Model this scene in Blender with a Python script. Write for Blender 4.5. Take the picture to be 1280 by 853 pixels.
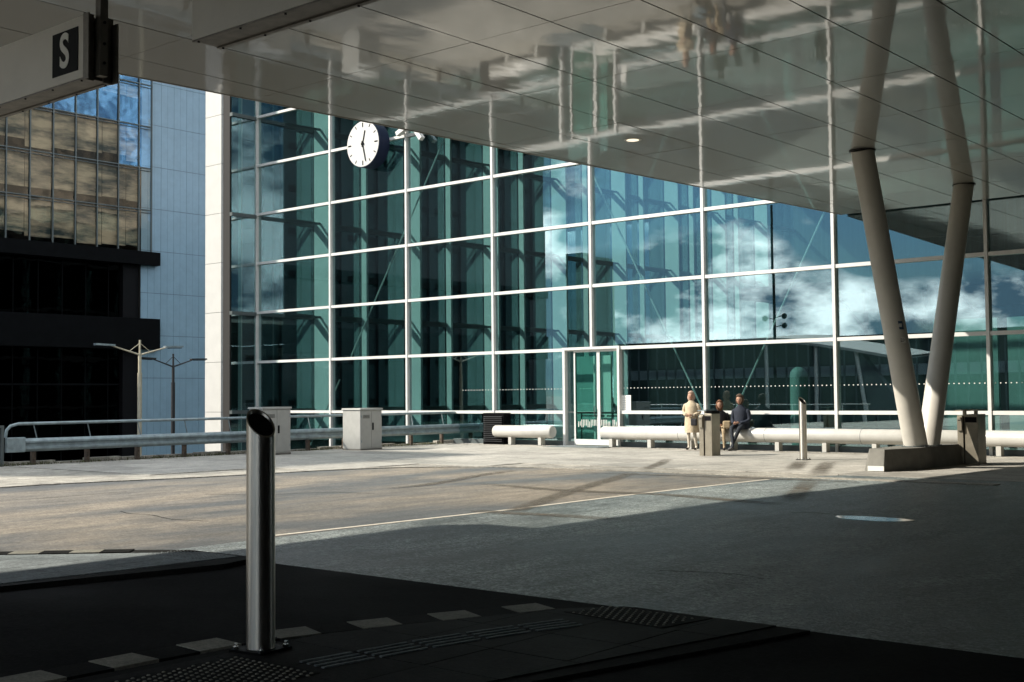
import bpy, bmesh, math, random
from mathutils import Vector, Matrix
random.seed(7)
S = bpy.context.scene
for o in list(bpy.data.objects): bpy.data.objects.remove(o)
COL = S.collection
PI = math.pi
# ------------------------------------------------------------------ camera
cd = bpy.data.cameras.new('camera'); cam = bpy.data.objects.new('camera', cd); COL.objects.link(cam)
cd.sensor_width = 36; cd.lens = 1529.56 / 1280 * 36; cd.clip_start = .1; cd.clip_end = 6000
yaw, pit, rol = .700511, .0451568, -.00915884
fw = Vector((-math.sin(yaw)*math.cos(pit), math.cos(yaw)*math.cos(pit), math.sin(pit)))
rt = Vector((math.cos(yaw), math.sin(yaw), 0)); up = rt.cross(fw)
r2 = rt*math.cos(rol) + up*math.sin(rol); u2 = -rt*math.sin(rol) + up*math.cos(rol)
cam.matrix_world = Matrix(((r2.x,u2.x,-fw.x,0),(r2.y,u2.y,-fw.y,0),(r2.z,u2.z,-fw.z,1.6),(0,0,0,1)))
S.camera = cam
# ------------------------------------------------------------------ light
SUN_D = Vector((.75, .66, -.722)).normalized()        # the way the light travels
elev = math.asin(-SUN_D.z)
sl = bpy.data.lights.new('sun', 'SUN'); sl.energy = 5.0; sl.angle = math.radians(.53); sl.color = (1, .93, .82)
sun = bpy.data.objects.new('sun', sl); COL.objects.link(sun)
sun.rotation_euler = SUN_D.to_track_quat('-Z', 'Y').to_euler(); sun.location = (-40, -40, 60)
W = bpy.data.worlds.new('World'); S.world = W; W.use_nodes = True
CLOUD = 11.9        # shifts the cloud pattern
nt = W.node_tree; N = nt.nodes; L = nt.links; N.clear()
def nd(t, **k):
    n = N.new(t)
    for a, b in k.items(): setattr(n, a, b)
    return n
def wm(op, a, b=None, clamp=False):
    n = nd('ShaderNodeMath', operation=op); n.use_clamp = clamp
    for i, v in enumerate((a, b)):
        if v is None: continue
        if isinstance(v, (int, float)): n.inputs[i].default_value = v
        else: L.new(v, n.inputs[i])
    return n.outputs[0]
sky = nd('ShaderNodeTexSky', sky_type='NISHITA'); sky.sun_disc = False
sky.sun_elevation = elev; sky.sun_rotation = math.atan2(-SUN_D.x, -SUN_D.y)
sky.air_density = 1.3; sky.dust_density = .6; sky.ozone_density = 2.5
tc = nd('ShaderNodeTexCoord'); sep = nd('ShaderNodeSeparateXYZ'); L.new(tc.outputs['Generated'], sep.inputs[0])
cb = nd('ShaderNodeCombineXYZ'); L.new(wm('ADD', sep.outputs[0], CLOUD), cb.inputs[0]); L.new(sep.outputs[1], cb.inputs[1]); L.new(wm('MULTIPLY', sep.outputs[2], 2.0), cb.inputs[2])
ns = nd('ShaderNodeTexNoise'); ns.inputs['Scale'].default_value = 3.6; ns.inputs['Detail'].default_value = 10; ns.inputs['Roughness'].default_value = .5; ns.inputs['Distortion'].default_value = .25
L.new(cb.outputs[0], ns.inputs['Vector'])
ns2 = nd('ShaderNodeTexNoise'); ns2.inputs['Scale'].default_value = 8.5; ns2.inputs['Detail'].default_value = 8; ns2.inputs['Roughness'].default_value = .6
L.new(cb.outputs[0], ns2.inputs['Vector'])
rp = nd('ShaderNodeValToRGB'); rp.color_ramp.elements[0].position = .46; rp.color_ramp.elements[1].position = .515
L.new(ns.outputs[0], rp.inputs[0])
rp2 = nd('ShaderNodeValToRGB'); rp2.color_ramp.elements[0].position = .43; rp2.color_ramp.elements[1].position = .58
rp2.color_ramp.elements[0].color = (2.6, 4.4, 6.2, 1); rp2.color_ramp.elements[1].color = (52, 52, 51, 1)
L.new(ns2.outputs[0], rp2.inputs[0])
mx = nd('ShaderNodeMixRGB'); L.new(wm('MULTIPLY', rp.outputs[0], .9), mx.inputs[0]); sg0 = nd('ShaderNodeMixRGB', blend_type='MULTIPLY'); sg0.inputs[0].default_value = 1; sg0.inputs[2].default_value = (.55, .85, 1.15, 1); L.new(sky.outputs[0], sg0.inputs[1]); L.new(sg0.outputs[0], mx.inputs[1]); L.new(rp2.outputs[0], mx.inputs[2])
bg = nd('ShaderNodeBackground'); bg.inputs[1].default_value = .05; L.new(mx.outputs[0], bg.inputs[0])
L.new(bg.outputs[0], nd('ShaderNodeOutputWorld').inputs[0])
S.view_settings.view_transform = 'Standard'; S.view_settings.look = 'None'; S.view_settings.gamma = 1
S.view_settings.exposure = .66
S.render.engine = 'CYCLES'
cy = S.cycles; cy.use_denoising = True; cy.max_bounces = 12; cy.diffuse_bounces = 5; cy.glossy_bounces = 5; cy.transparent_max_bounces = 32; cy.transmission_bounces = 4
cy.caustics_reflective = False; cy.caustics_refractive = False; cy.sample_clamp_indirect = 6

# ------------------------------------------------------------------ materials
def mat(name, col, rough=.6, metal=0., var=0., scale=3., bump=0., bscale=40., col2=None, coat=0., coatr=.05, spec=.5, stretch=None, obj=False, rvar=0.):
    m = bpy.data.materials.new(name); m.use_nodes = True; t = m.node_tree; b = t.nodes['Principled BSDF']
    b.inputs['Base Color'].default_value = (*col, 1); b.inputs['Roughness'].default_value = rough; b.inputs['Metallic'].default_value = metal
    b.inputs['Coat Weight'].default_value = coat; b.inputs['Coat Roughness'].default_value = coatr; b.inputs['Specular IOR Level'].default_value = spec
    g = t.nodes.new('ShaderNodeNewGeometry'); src = g.outputs['Position']
    if obj: src = t.nodes.new('ShaderNodeTexCoord').outputs['Object']
    mp = t.nodes.new('ShaderNodeMapping'); t.links.new(src, mp.inputs[0])
    if stretch: mp.inputs['Scale'].default_value = stretch
    if var or col2 or rvar:
        n = t.nodes.new('ShaderNodeTexNoise'); n.inputs['Scale'].default_value = scale; n.inputs['Detail'].default_value = 8; n.inputs['Roughness'].default_value = .62
        t.links.new(mp.outputs[0], n.inputs['Vector'])
        r = t.nodes.new('ShaderNodeValToRGB'); e = r.color_ramp.elements; e[0].position = .38; e[1].position = .62
        c2 = col2 or tuple(min(1, c*(1+var)) for c in col); c1 = col if col2 else tuple(c*(1-var) for c in col)
        e[0].color = (*c1, 1); e[1].color = (*c2, 1)
        t.links.new(n.outputs[0], r.inputs[0]); t.links.new(r.outputs[0], b.inputs['Base Color'])
        if rvar:
            q = t.nodes.new('ShaderNodeMapRange'); q.inputs[3].default_value = rough-rvar; q.inputs[4].default_value = rough+rvar; q.inputs[1].default_value = .35; q.inputs[2].default_value = .65
            t.links.new(n.outputs[0], q.inputs[0]); t.links.new(q.outputs[0], b.inputs['Roughness'])
    if bump:
        n2 = t.nodes.new('ShaderNodeTexNoise'); n2.inputs['Scale'].default_value = bscale; n2.inputs['Detail'].default_value = 4
        t.links.new(mp.outputs[0], n2.inputs['Vector'])
        bp = t.nodes.new('ShaderNodeBump'); bp.inputs['Strength'].default_value = bump; bp.inputs['Distance'].default_value = .01
        t.links.new(n2.outputs[0], bp.inputs['Height']); t.links.new(bp.outputs[0], b.inputs['Normal'])
        if coat: t.links.new(bp.outputs[0], b.inputs['Coat Normal'])
    return m

def ground_mat(name, dark, light, blotch, fine, rough, amp=.35, speck=.5, pos=(.42, .58), aniso=(1, 1, 1), blotchscale=.25, spec=.5, bump=.5):
    """worn ground: big dusty blotches, streaks, aggregate speckle and relief"""
    m = bpy.data.materials.new(name); m.use_nodes = True; t = m.node_tree; n = t.nodes; l = t.links; b = n['Principled BSDF']
    g = n.new('ShaderNodeNewGeometry'); mp = n.new('ShaderNodeMapping'); l.new(g.outputs['Position'], mp.inputs[0]); mp.inputs['Scale'].default_value = aniso
    a = n.new('ShaderNodeTexNoise'); a.inputs['Scale'].default_value = blotchscale; a.inputs['Detail'].default_value = 9; a.inputs['Roughness'].default_value = .65; a.inputs['Distortion'].default_value = .6
    l.new(mp.outputs[0], a.inputs['Vector'])
    r = n.new('ShaderNodeValToRGB'); e = r.color_ramp.elements; e[0].position, e[1].position = pos; e[0].color = (*dark, 1); e[1].color = (*light, 1)
    l.new(a.outputs[0], r.inputs[0])
    f = n.new('ShaderNodeTexNoise'); f.inputs['Scale'].default_value = fine; f.inputs['Detail'].default_value = 3; l.new(g.outputs['Position'], f.inputs['Vector'])
    q = n.new('ShaderNodeMapRange'); q.inputs[1].default_value = .3; q.inputs[2].default_value = .7; q.inputs[3].default_value = 1-speck; q.inputs[4].default_value = 1+speck; l.new(f.outputs[0], q.inputs[0])
    c = n.new('ShaderNodeTexNoise'); c.inputs['Scale'].default_value = 2.2; c.inputs['Detail'].default_value = 8; l.new(mp.outputs[0], c.inputs['Vector'])
    q2 = n.new('ShaderNodeMapRange'); q2.inputs[1].default_value = .3; q2.inputs[2].default_value = .7; q2.inputs[3].default_value = 1-amp; q2.inputs[4].default_value = 1+amp; l.new(c.outputs[0], q2.inputs[0])
    f2 = n.new('ShaderNodeTexNoise'); f2.inputs['Scale'].default_value = fine*.3; f2.inputs['Detail'].default_value = 5; f2.inputs['Roughness'].default_value = .8; l.new(g.outputs['Position'], f2.inputs['Vector'])
    q4 = n.new('ShaderNodeMapRange'); q4.inputs[1].default_value = .36; q4.inputs[2].default_value = .64; q4.inputs[3].default_value = 1-speck; q4.inputs[4].default_value = 1+speck; l.new(f2.outputs[0], q4.inputs[0])
    m0 = n.new('ShaderNodeMath'); m0.operation = 'MULTIPLY'; l.new(q.outputs[0], m0.inputs[0]); l.new(q4.outputs[0], m0.inputs[1])
    mu = n.new('ShaderNodeMath'); mu.operation = 'MULTIPLY'; l.new(m0.outputs[0], mu.inputs[0]); l.new(q2.outputs[0], mu.inputs[1])
    vm = n.new('ShaderNodeVectorMath'); vm.operation = 'SCALE'; l.new(r.outputs[0], vm.inputs[0]); l.new(mu.outputs[0], vm.inputs['Scale'])
    l.new(vm.outputs[0], b.inputs['Base Color'])
    q3 = n.new('ShaderNodeMapRange'); q3.inputs[1].default_value = .35; q3.inputs[2].default_value = .65; q3.inputs[3].default_value = rough-.12; q3.inputs[4].default_value = rough+.12; l.new(a.outputs[0], q3.inputs[0]); l.new(q3.outputs[0], b.inputs['Roughness'])
    b.inputs['Specular IOR Level'].default_value = spec
    bp = n.new('ShaderNodeBump'); bp.inputs['Strength'].default_value = bump; bp.inputs['Distance'].default_value = .006; l.new(f.outputs[0], bp.inputs['Height']); l.new(bp.outputs[0], b.inputs['Normal'])
    return m

def glass(name, tint, ior=1.8, refl=(1, 1, 1), wob=.02, wscale=.5, rough=.0, base=.0):
    """clear pane: tinted see-through sheet with a mirror coat that grows at grazing angles"""
    m = bpy.data.materials.new(name); m.use_nodes = True; t = m.node_tree; n = t.nodes; l = t.links; n.clear()
    tr = n.new('ShaderNodeBsdfTransparent'); tr.inputs[0].default_value = (*tint, 1)
    gl = n.new('ShaderNodeBsdfGlossy'); gl.inputs[0].default_value = (*refl, 1); gl.inputs['Roughness'].default_value = rough
    r0 = ((ior-1)/(ior+1))**2+base
    gg = n.new('ShaderNodeNewGeometry'); dt = n.new('ShaderNodeVectorMath'); dt.operation = 'DOT_PRODUCT'; l.new(gg.outputs['Incoming'], dt.inputs[0]); l.new(gg.outputs['Normal'], dt.inputs[1])
    def mm(op, a, b=None):
        q = n.new('ShaderNodeMath'); q.operation = op
        for i_, v_ in enumerate((a, b)):
            if v_ is None: continue
            if isinstance(v_, (int, float)): q.inputs[i_].default_value = v_
            else: l.new(v_, q.inputs[i_])
        return q.outputs[0]
    sch = mm('POWER', mm('SUBTRACT', 1., mm('ABSOLUTE', dt.outputs['Value'])), 5.)
    adx = mm('ADD', mm('MULTIPLY', sch, 1-r0), r0)
    g = n.new('ShaderNodeNewGeometry'); no = n.new('ShaderNodeTexNoise'); no.inputs['Scale'].default_value = wscale; no.inputs['Detail'].default_value = 2
    l.new(g.outputs['Position'], no.inputs['Vector'])
    bp = n.new('ShaderNodeBump'); bp.inputs['Strength'].default_value = wob; bp.inputs['Distance'].default_value = .2; l.new(no.outputs[0], bp.inputs['Height']); l.new(bp.outputs[0], gl.inputs['Normal'])
    mxs = n.new('ShaderNodeMixShader'); l.new(adx, mxs.inputs[0]); l.new(tr.outputs[0], mxs.inputs[1]); l.new(gl.outputs[0], mxs.inputs[2])
    l.new(mxs.outputs[0], n.new('ShaderNodeOutputMaterial').inputs[0])
    return m

M = {}
for k_, f_ in (('paving', 1.), ('paving_b', .93), ('paving_c', 1.05), ('paving_d', .80)):
    M[k_] = ground_mat(k_, (.27*f_, .255*f_, .22*f_), (.40*f_, .38*f_, .335*f_), .35, 45, .75, .2, .2, (.35, .65))
M['old_asphalt'] = ground_mat('old_asphalt', (.075, .078, .076), (.205, .178, .138), .25, 38, .75, .25, .3, (.44, .58), (1.6, .55, 1), .16)
M['new_asphalt'] = ground_mat('new_asphalt', (.052, .062, .058), (.18, .202, .195), .25, 50, .55, .35, .75, (.38, .60), (1.5, .6, 1), .3, .5, .9)
M['asphalt_shade'] = ground_mat('asphalt_shade', (.004, .004, .004), (.007, .007, .0068), .25, 45, .9, .2, .4, spec=.05)  # near-black: deep foreground shade put into the asphalt colour
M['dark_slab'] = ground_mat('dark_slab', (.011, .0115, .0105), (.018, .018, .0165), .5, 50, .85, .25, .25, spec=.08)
M['grey_slab'] = ground_mat('grey_slab', (.10, .12, .12), (.17, .19, .19), .5, 50, .8, .25, .25, spec=.3)
M['light_stone'] = ground_mat('light_stone', (.17, .165, .135), (.23, .22, .18), .8, 60, .8, .2, .2, spec=.2)
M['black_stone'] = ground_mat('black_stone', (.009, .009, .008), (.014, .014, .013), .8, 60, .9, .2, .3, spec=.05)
M['kerb'] = ground_mat('kerb', (.24, .225, .19), (.36, .34, .29), .5, 30, .85, .3, .25)
M['low_ground'] = ground_mat('low_ground', (.02, .02, .02), (.035, .034, .032), .25, 6, .9)
M['pale_strip'] = mat('pale_strip', (.60, .55, .46), .7, var=.15, scale=9)
M['mullion'] = mat('mullion', (.66, .66, .63), .38, var=.04, scale=4)
M['fin'] = mat('fin', (.78, .78, .77), .6, var=.05, scale=1.2)
M['inner_wall'] = mat('inner_wall', (.04, .055, .055), .6, var=.35, scale=.9, stretch=(9, 9, .12))
M['lobby'] = mat('lobby', (.74, .76, .74), .6, var=.04, scale=1.)
M['inner_light'] = mat('inner_light', (.27, .37, .33), .6, var=.1, scale=.8)
M['inner_floor'] = mat('inner_floor', (.07, .08, .08), .35, var=.1)
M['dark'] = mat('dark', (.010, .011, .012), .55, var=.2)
M['black'] = mat('black', (.006, .006, .007), .5, spec=.1)
M['blackmetal'] = mat('blackmetal', (.003, .0035, .004), .6, var=.2, scale=2, spec=.05)
M['steel_dark'] = mat('steel_dark', (.10, .12, .12), .45, .3)
M['cladding'] = mat('cladding', (.235, .36, .45), .32, var=.05, scale=1.5, spec=.6)
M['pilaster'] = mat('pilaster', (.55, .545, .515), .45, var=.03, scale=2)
M['glass'] = glass('glass', (.665, .82, .815), 1.7, (.82, .95, 1.0), .0035, .35, base=.12)
M['door_glass'] = glass('door_glass', (.62, .86, .80), 1.5, (.9, 1, 1), .01, .4)
M['sky_tint_glass'] = glass('sky_tint_glass', (.93, .95, .96), 1.5, (.22, .50, .85), .05, .7, base=.06)  # blue mirror tint put where the sky reflection falls
M['tan_tint_glass'] = glass('tan_tint_glass', (.93, .93, .90), 1.5, (.25, .205, .155), .09, .45, base=.03)  # tan mirror tint stands in for a reflected tan building
M['dark_glass'] = glass('dark_glass', (.16, .18, .18), 1.25, (.5, .55, .6), .04, .6)
M['mirror_band'] = mat('mirror_band', (.03, .05, .055), .8, scale=.62, stretch=(1, .6, 2.6), col2=(.62, .50, .36))  # tan and dark bands paint the rippled reflection seen in the office panes
M['galv'] = mat('galv', (.25, .31, .33), .45, .3, var=.2, scale=5, rvar=.1)
M['post_rust'] = mat('post_rust', (.08, .06, .045), .8, .2, var=.4, scale=12)
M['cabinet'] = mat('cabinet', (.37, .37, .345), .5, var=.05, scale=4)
M['bench'] = mat('bench', (.50, .49, .45), .3, var=.06, scale=3)
M['concrete'] = mat('concrete', (.15, .145, .125), .85, var=.16, scale=3, bump=.25, bscale=30)
M['column'] = mat('column', (.56, .535, .475), .38, var=.05, scale=2, spec=.4)
M['soffit_seam'] = mat('soffit_seam', (.012, .011, .010), .8)
M['fascia'] = mat('fascia', (.34, .325, .29), .45, var=.06)
M['sign_white'] = mat('sign_white', (.60, .57, .50), .45, var=.04, scale=2)
M['sign_black'] = mat('sign_black', (.008, .009, .010), .6, spec=.1)
M['sign_metal'] = mat('sign_metal', (.17, .155, .13), .5, .1, var=.25, scale=5)
M['print_white'] = mat('print_white', (.72, .71, .66), .6)
M['paper'] = mat('paper', (.82, .81, .76), .7)
M['clock_face'] = mat('clock_face', (.58, .575, .55), .5)
M['clock_body'] = mat('clock_body', (.01, .016, .04), .5, spec=.2)
M['bolt'] = mat('bolt', (.55, .55, .52), .25, 1.)
M['litter_bin'] = mat('litter_bin', (.30, .27, .21), .42, .6, var=.1, scale=4)
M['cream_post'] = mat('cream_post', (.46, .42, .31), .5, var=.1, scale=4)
M['weed'] = mat('weed', (.07, .075, .03), .9, var=.4, scale=20)
M['tower_dark'] = mat('tower_dark', (.018, .024, .028), .5, var=.3, scale=.3)
M['tower_band'] = mat('tower_band', (.075, .095, .105), .6, var=.2, scale=.3)
M['pale_band'] = mat('pale_band', (.22, .27, .29), .6)
M['roof_pale'] = mat('roof_pale', (.40, .40, .38), .6)
M['poster_ink'] = mat('poster_ink', (.35, .36, .36), .7)
M['label_blue'] = mat('label_blue', (.03, .07, .13), .5)
# brushed steel of the bollards
def steel():
    m = mat('brushed_steel', (.60, .57, .51), .27, 1., var=.10, scale=6, stretch=(14, 14, .35), obj=True)
    b = m.node_tree.nodes['Principled BSDF']; b.inputs['Anisotropic'].default_value = .7; b.inputs['Roughness'].default_value = .36; b.inputs['Anisotropic Rotation'].default_value = .25
    tn = m.node_tree.nodes.new('ShaderNodeTangent'); tn.direction_type = 'RADIAL'; tn.axis = 'Z'; m.node_tree.links.new(tn.outputs[0], b.inputs['Tangent'])
    return m
M['steel'] = steel()
# glossy painted soffit with slow waves
def soffit():
    m = bpy.data.materials.new('soffit'); m.use_nodes = True; t = m.node_tree; n = t.nodes; l = t.links; b = n['Principled BSDF']
    b.inputs['Base Color'].default_value = (.265, .262, .232, 1); b.inputs['Roughness'].default_value = .5; b.inputs['Coat Weight'].default_value = 1; b.inputs['Coat Roughness'].default_value = .045
    b.inputs['Coat IOR'].default_value = 1.65
    g = n.new('ShaderNodeNewGeometry'); mp = n.new('ShaderNodeMapping'); mp.inputs['Scale'].default_value = (1.2, .6, 1); l.new(g.outputs['Position'], mp.inputs[0])
    a = n.new('ShaderNodeTexNoise'); a.inputs['Scale'].default_value = 2.0; a.inputs['Detail'].default_value = 1.5; l.new(mp.outputs[0], a.inputs['Vector'])
    bp = n.new('ShaderNodeBump'); bp.inputs['Strength'].default_value = .10; bp.inputs['Distance'].default_value = .02; l.new(a.outputs[0], bp.inputs['Height']); l.new(bp.outputs[0], b.inputs['Coat Normal'])
    return m
M['soffit'] = soffit()
def emit(name, col, s):
    m = bpy.data.materials.new(name); m.use_nodes = True; b = m.node_tree.nodes['Principled BSDF']
    b.inputs['Emission Color'].default_value = (*col, 1); b.inputs['Emission Strength'].default_value = s; return m
M['lamp_lens'] = emit('lamp_lens', (1, .86, .62), .75)
CL = {k: mat('cloth_'+k, c, .85, var=.12, scale=14, obj=True) for k, c in dict(beige=(.50, .41, .28), cream=(.52, .47, .38), navy=(.009, .014, .026), trousers=(.010, .014, .02), blackc=(.014, .014, .017),
      skin=(.38, .22, .15), brownhair=(.11, .045, .018), scarf=(.36, .25, .19), greyhair=(.055, .033, .018), shoe=(.10, .10, .10), khaki=(.33, .25, .15), darkshoe=(.02, .016, .013), lips=(.35, .1, .08)).items()}

# ------------------------------------------------------------------ builders
class MB:
    def __init__(s): s.v = []; s.f = []; s.sm = False
    def box(s, x0, x1, y0, y1, z0, z1):
        return s.prism([(x0, y0), (x1, y0), (x1, y1), (x0, y1)], z0, z1)
    def prism(s, poly, z0, z1, top=None):
        a = sum(poly[i][0]*poly[(i+1) % len(poly)][1]-poly[(i+1) % len(poly)][0]*poly[i][1] for i in range(len(poly)))
        if a < 0: poly = poly[::-1]; top = top[::-1] if top else None
        top = top or poly; n = len(poly); b = len(s.v)
        s.v += [(x, y, z0) for x, y in poly] + [(x, y, z1) for x, y in top]
        s.f += [tuple(b+i for i in range(n-1, -1, -1)), tuple(b+n+i for i in range(n))]
        s.f += [(b+i, b+(i+1) % n, b+n+(i+1) % n, b+n+i) for i in range(n)]
        return s
    def hexa(s, pts):     # 8 points: bottom loop, top loop
        b = len(s.v); s.v += [tuple(p) for p in pts]
        s.f += [(b+3, b+2, b+1, b), (b+4, b+5, b+6, b+7)] + [(b+i, b+(i+1) % 4, b+4+(i+1) % 4, b+4+i) for i in range(4)]
        return s
    def bar(s, a, b, w, h=None, upv=(0, 0, 1)):
        h = h or w; a = Vector(a); b = Vector(b); d = (b-a).normalized(); u = Vector(upv)
        if abs(d.dot(u)) > .98: u = Vector((1, 0, 0))
        x = d.cross(u).normalized(); y = x.cross(d)
        c = [(-1, -1), (1, -1), (1, 1), (-1, 1)]
        return s.hexa([a+x*(i*w/2)+y*(j*h/2) for i, j in c] + [b+x*(i*w/2)+y*(j*h/2) for i, j in c])
    def tube(s, pts, r, seg=12, caps=True):
        s.sm = True
        pts = [Vector(p) for p in pts]; n = len(pts); rs = r if isinstance(r, (list, tuple)) else [r]*n
        d0 = (pts[1]-pts[0]).normalized(); u = Vector((0, 0, 1)) if abs(d0.z) < .9 else Vector((1, 0, 0))
        x = d0.cross(u).normalized(); b = len(s.v)
        for i, p in enumerate(pts):
            d = (pts[min(i+1, n-1)]-pts[max(i-1, 0)]).normalized(); x = (x-d*x.dot(d)).normalized(); y = d.cross(x)
            for k in range(seg):
                a = 2*PI*k/seg; s.v.append(tuple(p+x*(math.cos(a)*rs[i])+y*(math.sin(a)*rs[i])))
        for i in range(n-1):
            for k in range(seg):
                k2 = (k+1) % seg; s.f.append((b+i*seg+k, b+i*seg+k2, b+(i+1)*seg+k2, b+(i+1)*seg+k))
        if caps: s.f += [tuple(b+k for k in range(seg-1, -1, -1)), tuple(b+(n-1)*seg+k for k in range(seg))]
        return s
    def ball(s, c, r, seg=12, rings=8, sc=(1, 1, 1)):
        s.sm = True; b = len(s.v); c = Vector(c)
        s.v.append((c.x, c.y, c.z-r*sc[2]))
        for i in range(1, rings):
            a = PI*i/rings-PI/2
            for k in range(seg):
                t = 2*PI*k/seg; s.v.append((c.x+r*sc[0]*math.cos(a)*math.cos(t), c.y+r*sc[1]*math.cos(a)*math.sin(t), c.z+r*sc[2]*math.sin(a)))
        s.v.append((c.x, c.y, c.z+r*sc[2])); e = len(s.v)-1
        for k in range(seg):
            k2 = (k+1) % seg; s.f.append((b, b+1+k2, b+1+k)); s.f.append((e, e-seg+k, e-seg+k2))
            for i in range(rings-2): s.f.append((b+1+i*seg+k, b+1+i*seg+k2, b+1+(i+1)*seg+k2, b+1+(i+1)*seg+k))
        return s
    def sheet(s, poly, z): b = len(s.v); s.v += [(x, y, z) for x, y in poly]; s.f.append(tuple(range(b, b+len(poly)))); return s
    def mesh(s, name, m, off=(0, 0, 0), bevel=0):
        me = bpy.data.meshes.new(name); o = Vector(off)
        me.from_pydata([tuple(Vector(v)-o) for v in s.v], [], s.f)
        if s.sm:
            me.shade_smooth(); 
            try: me.set_sharp_from_angle(angle=math.radians(38))
            except Exception: pass
        if m: me.materials.append(m if not isinstance(m, str) else M[m])
        return me
    def build(s, name, m, parent=None, off=None, bevel=0):
        off = Vector(off) if off else (wloc(parent) if parent else Vector())
        o = bpy.data.objects.new(name, s.mesh(name, m, off)); COL.objects.link(o); o.parent = parent
        if bevel:
            b = o.modifiers.new('bevel', 'BEVEL'); b.width = bevel; b.segments = 2; b.limit_method = 'ANGLE'
        return o
def wloc(o):
    v = Vector()
    while o: v += o.location; o = o.parent
    return v
def tag(o, label=None, cat=None, group=None, kind=None):
    for k, v in (('label', label), ('category', cat), ('group', group), ('kind', kind)):
        if v: o[k] = v
    return o
def root(name, loc, label, cat, group=None):
    o = bpy.data.objects.new(name, None); COL.objects.link(o); o.location = loc; o.empty_display_size = .3
    return tag(o, label, cat, group)
def inst(me, name, parent, loc, rot=None, scale=None):
    o = bpy.data.objects.new(name, me); COL.objects.link(o); o.parent = parent; o.location = Vector(loc)-wloc(parent)
    if rot: o.rotation_euler = rot
    if scale: o.scale = scale
    return o
def copy_tree(o, parent=None):
    c = o.copy(); COL.objects.link(c); c.parent = parent
    for ch in list(o.children): copy_tree(ch, c)
    return c
def struct(name, mb, m, **k): return tag(mb.build(name, m), kind='structure', **k)
def clip(poly, nx, ny, d):       # keep nx*x+ny*y >= d
    out = []
    for i in range(len(poly)):
        a, b = poly[i], poly[(i+1) % len(poly)]; da = nx*a[0]+ny*a[1]-d; db = nx*b[0]+ny*b[1]-d
        if da >= 0: out.append(a)
        if (da >= 0) != (db >= 0): t = da/(da-db); out.append((a[0]+(b[0]-a[0])*t, a[1]+(b[1]-a[1])*t))
    return out
def disc(c, r, n=24): return [(c[0]+r*math.cos(2*PI*i/n), c[1]+r*math.sin(2*PI*i/n)) for i in range(n)]

# ------------------------------------------------------------------ the ground
FY = 31.29          # plane of the glass front
struct('lower_ground', MB().sheet([(-3000, -3000), (3000, -3000), (3000, 3000), (-3000, 3000)], -5.), 'low_ground')
deck = MB().box(-29.25, 70, -70, 90, -.9, 0); deck.box(-39.7, -29.25, 31.9, 90, -.9, -.02)
struct('ground', deck, 'kerb')
# drivable old asphalt: rounded corner at (-20.6, 21.2)
cx, cyy, cr = -16.6, 17.2, 4.0
arc = [(cx-cr*math.cos(a), cyy+cr*math.sin(a)) for a in [PI/2*i/14 for i in range(15)]]
edge_path = [(-21.9, -40), (-21.7, 12.2), (-20.9, 15.)] + arc[1:] + [(-11.2, 21.22), (40, 21.3)]
struct('road', MB().prism([(-11.2, -40), (-11.2, 21.22)] + edge_path[::-1][2:] , .0, .006), 'old_asphalt')
struct('road_apron', MB().prism([(-11.2, 7.62), (30, 7.62), (30, 23.35), (-8.6, 23.35), (-10.2, 22.9), (-11.2, 21.22)], .0, .007), 'new_asphalt')
struct('road_lane', MB().prism([(-11.2, -40), (30, -40), (30, 7.62), (-11.2, 7.62)], .0, .006), 'asphalt_shade')  # dark sheet up to the foreground shade line
pl = MB(); ys = [9.0, 13.2, 16.5, 20.6]; xs = [-11.36, -11.19, -11.25, -11.14]
for i in range(3): pl.prism([(xs[i]-.045, ys[i]), (xs[i]+.045, ys[i]), (xs[i+1]+.045, ys[i+1]), (xs[i+1]-.045, ys[i+1])], .006, .0105)
struct('pale_line', pl, 'pale_strip')  # thin pale strip along the edge between the two asphalts
# forecourt slabs
forecourt = struct('forecourt_paving', MB().box(-28.6, -8.0, 30.6, 31.2, 0, .012), 'paving')
sl_m = {}
def slab_mesh(w, d, m='paving', h=.016, g=.010):
    k = (round(w, 2), round(d, 2), m, h)
    if k not in sl_m:
        mb = MB(); a, b = w/2-g, d/2-g; e = .008
        mb.prism([(-a, -b), (a, -b), (a, b), (-a, b)], 0, h-.004); mb.prism([(-a, -b), (a, -b), (a, b), (-a, b)], h-.004, h, [(-a+e, -b+e), (a-e, -b+e), (a-e, b-e), (-a+e, b-e)])
        sl_m[k] = mb.mesh('slab', m)
    return sl_m[k]
def in_road(x, y):
    if x > -20.6 and y < 17.2: return True
    if x > -21.95 and y < 15.2: return True
    if x > -16.6 and y < 21.3: return True
    return (x > -20.7 and y < 21.3 and math.hypot(x-cx, y-cyy) < cr+.02)
cnt = 0
for i in range(11):
    for j in range(11):
        w, d = 2.0, 1.5; x = -27.6+i*w; y = 14.9+.75+j*d
        if y+d/2 > 30.7 or x+w/2 > -6.5: continue
        if any(in_road(x+sx*w/2, y+sy*d/2) for sx in (-1, -.5, 0, .5, 1) for sy in (-1, -.5, 0, .5, 1)): continue
        o = inst(slab_mesh(w, d, random.choice(('paving', 'paving', 'paving_b', 'paving_c', 'paving_d'))), 'slab', forecourt, (x, y, random.uniform(0, .0015)), (random.uniform(-.0007, .0007), random.uniform(-.0007, .0007), 0))
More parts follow.
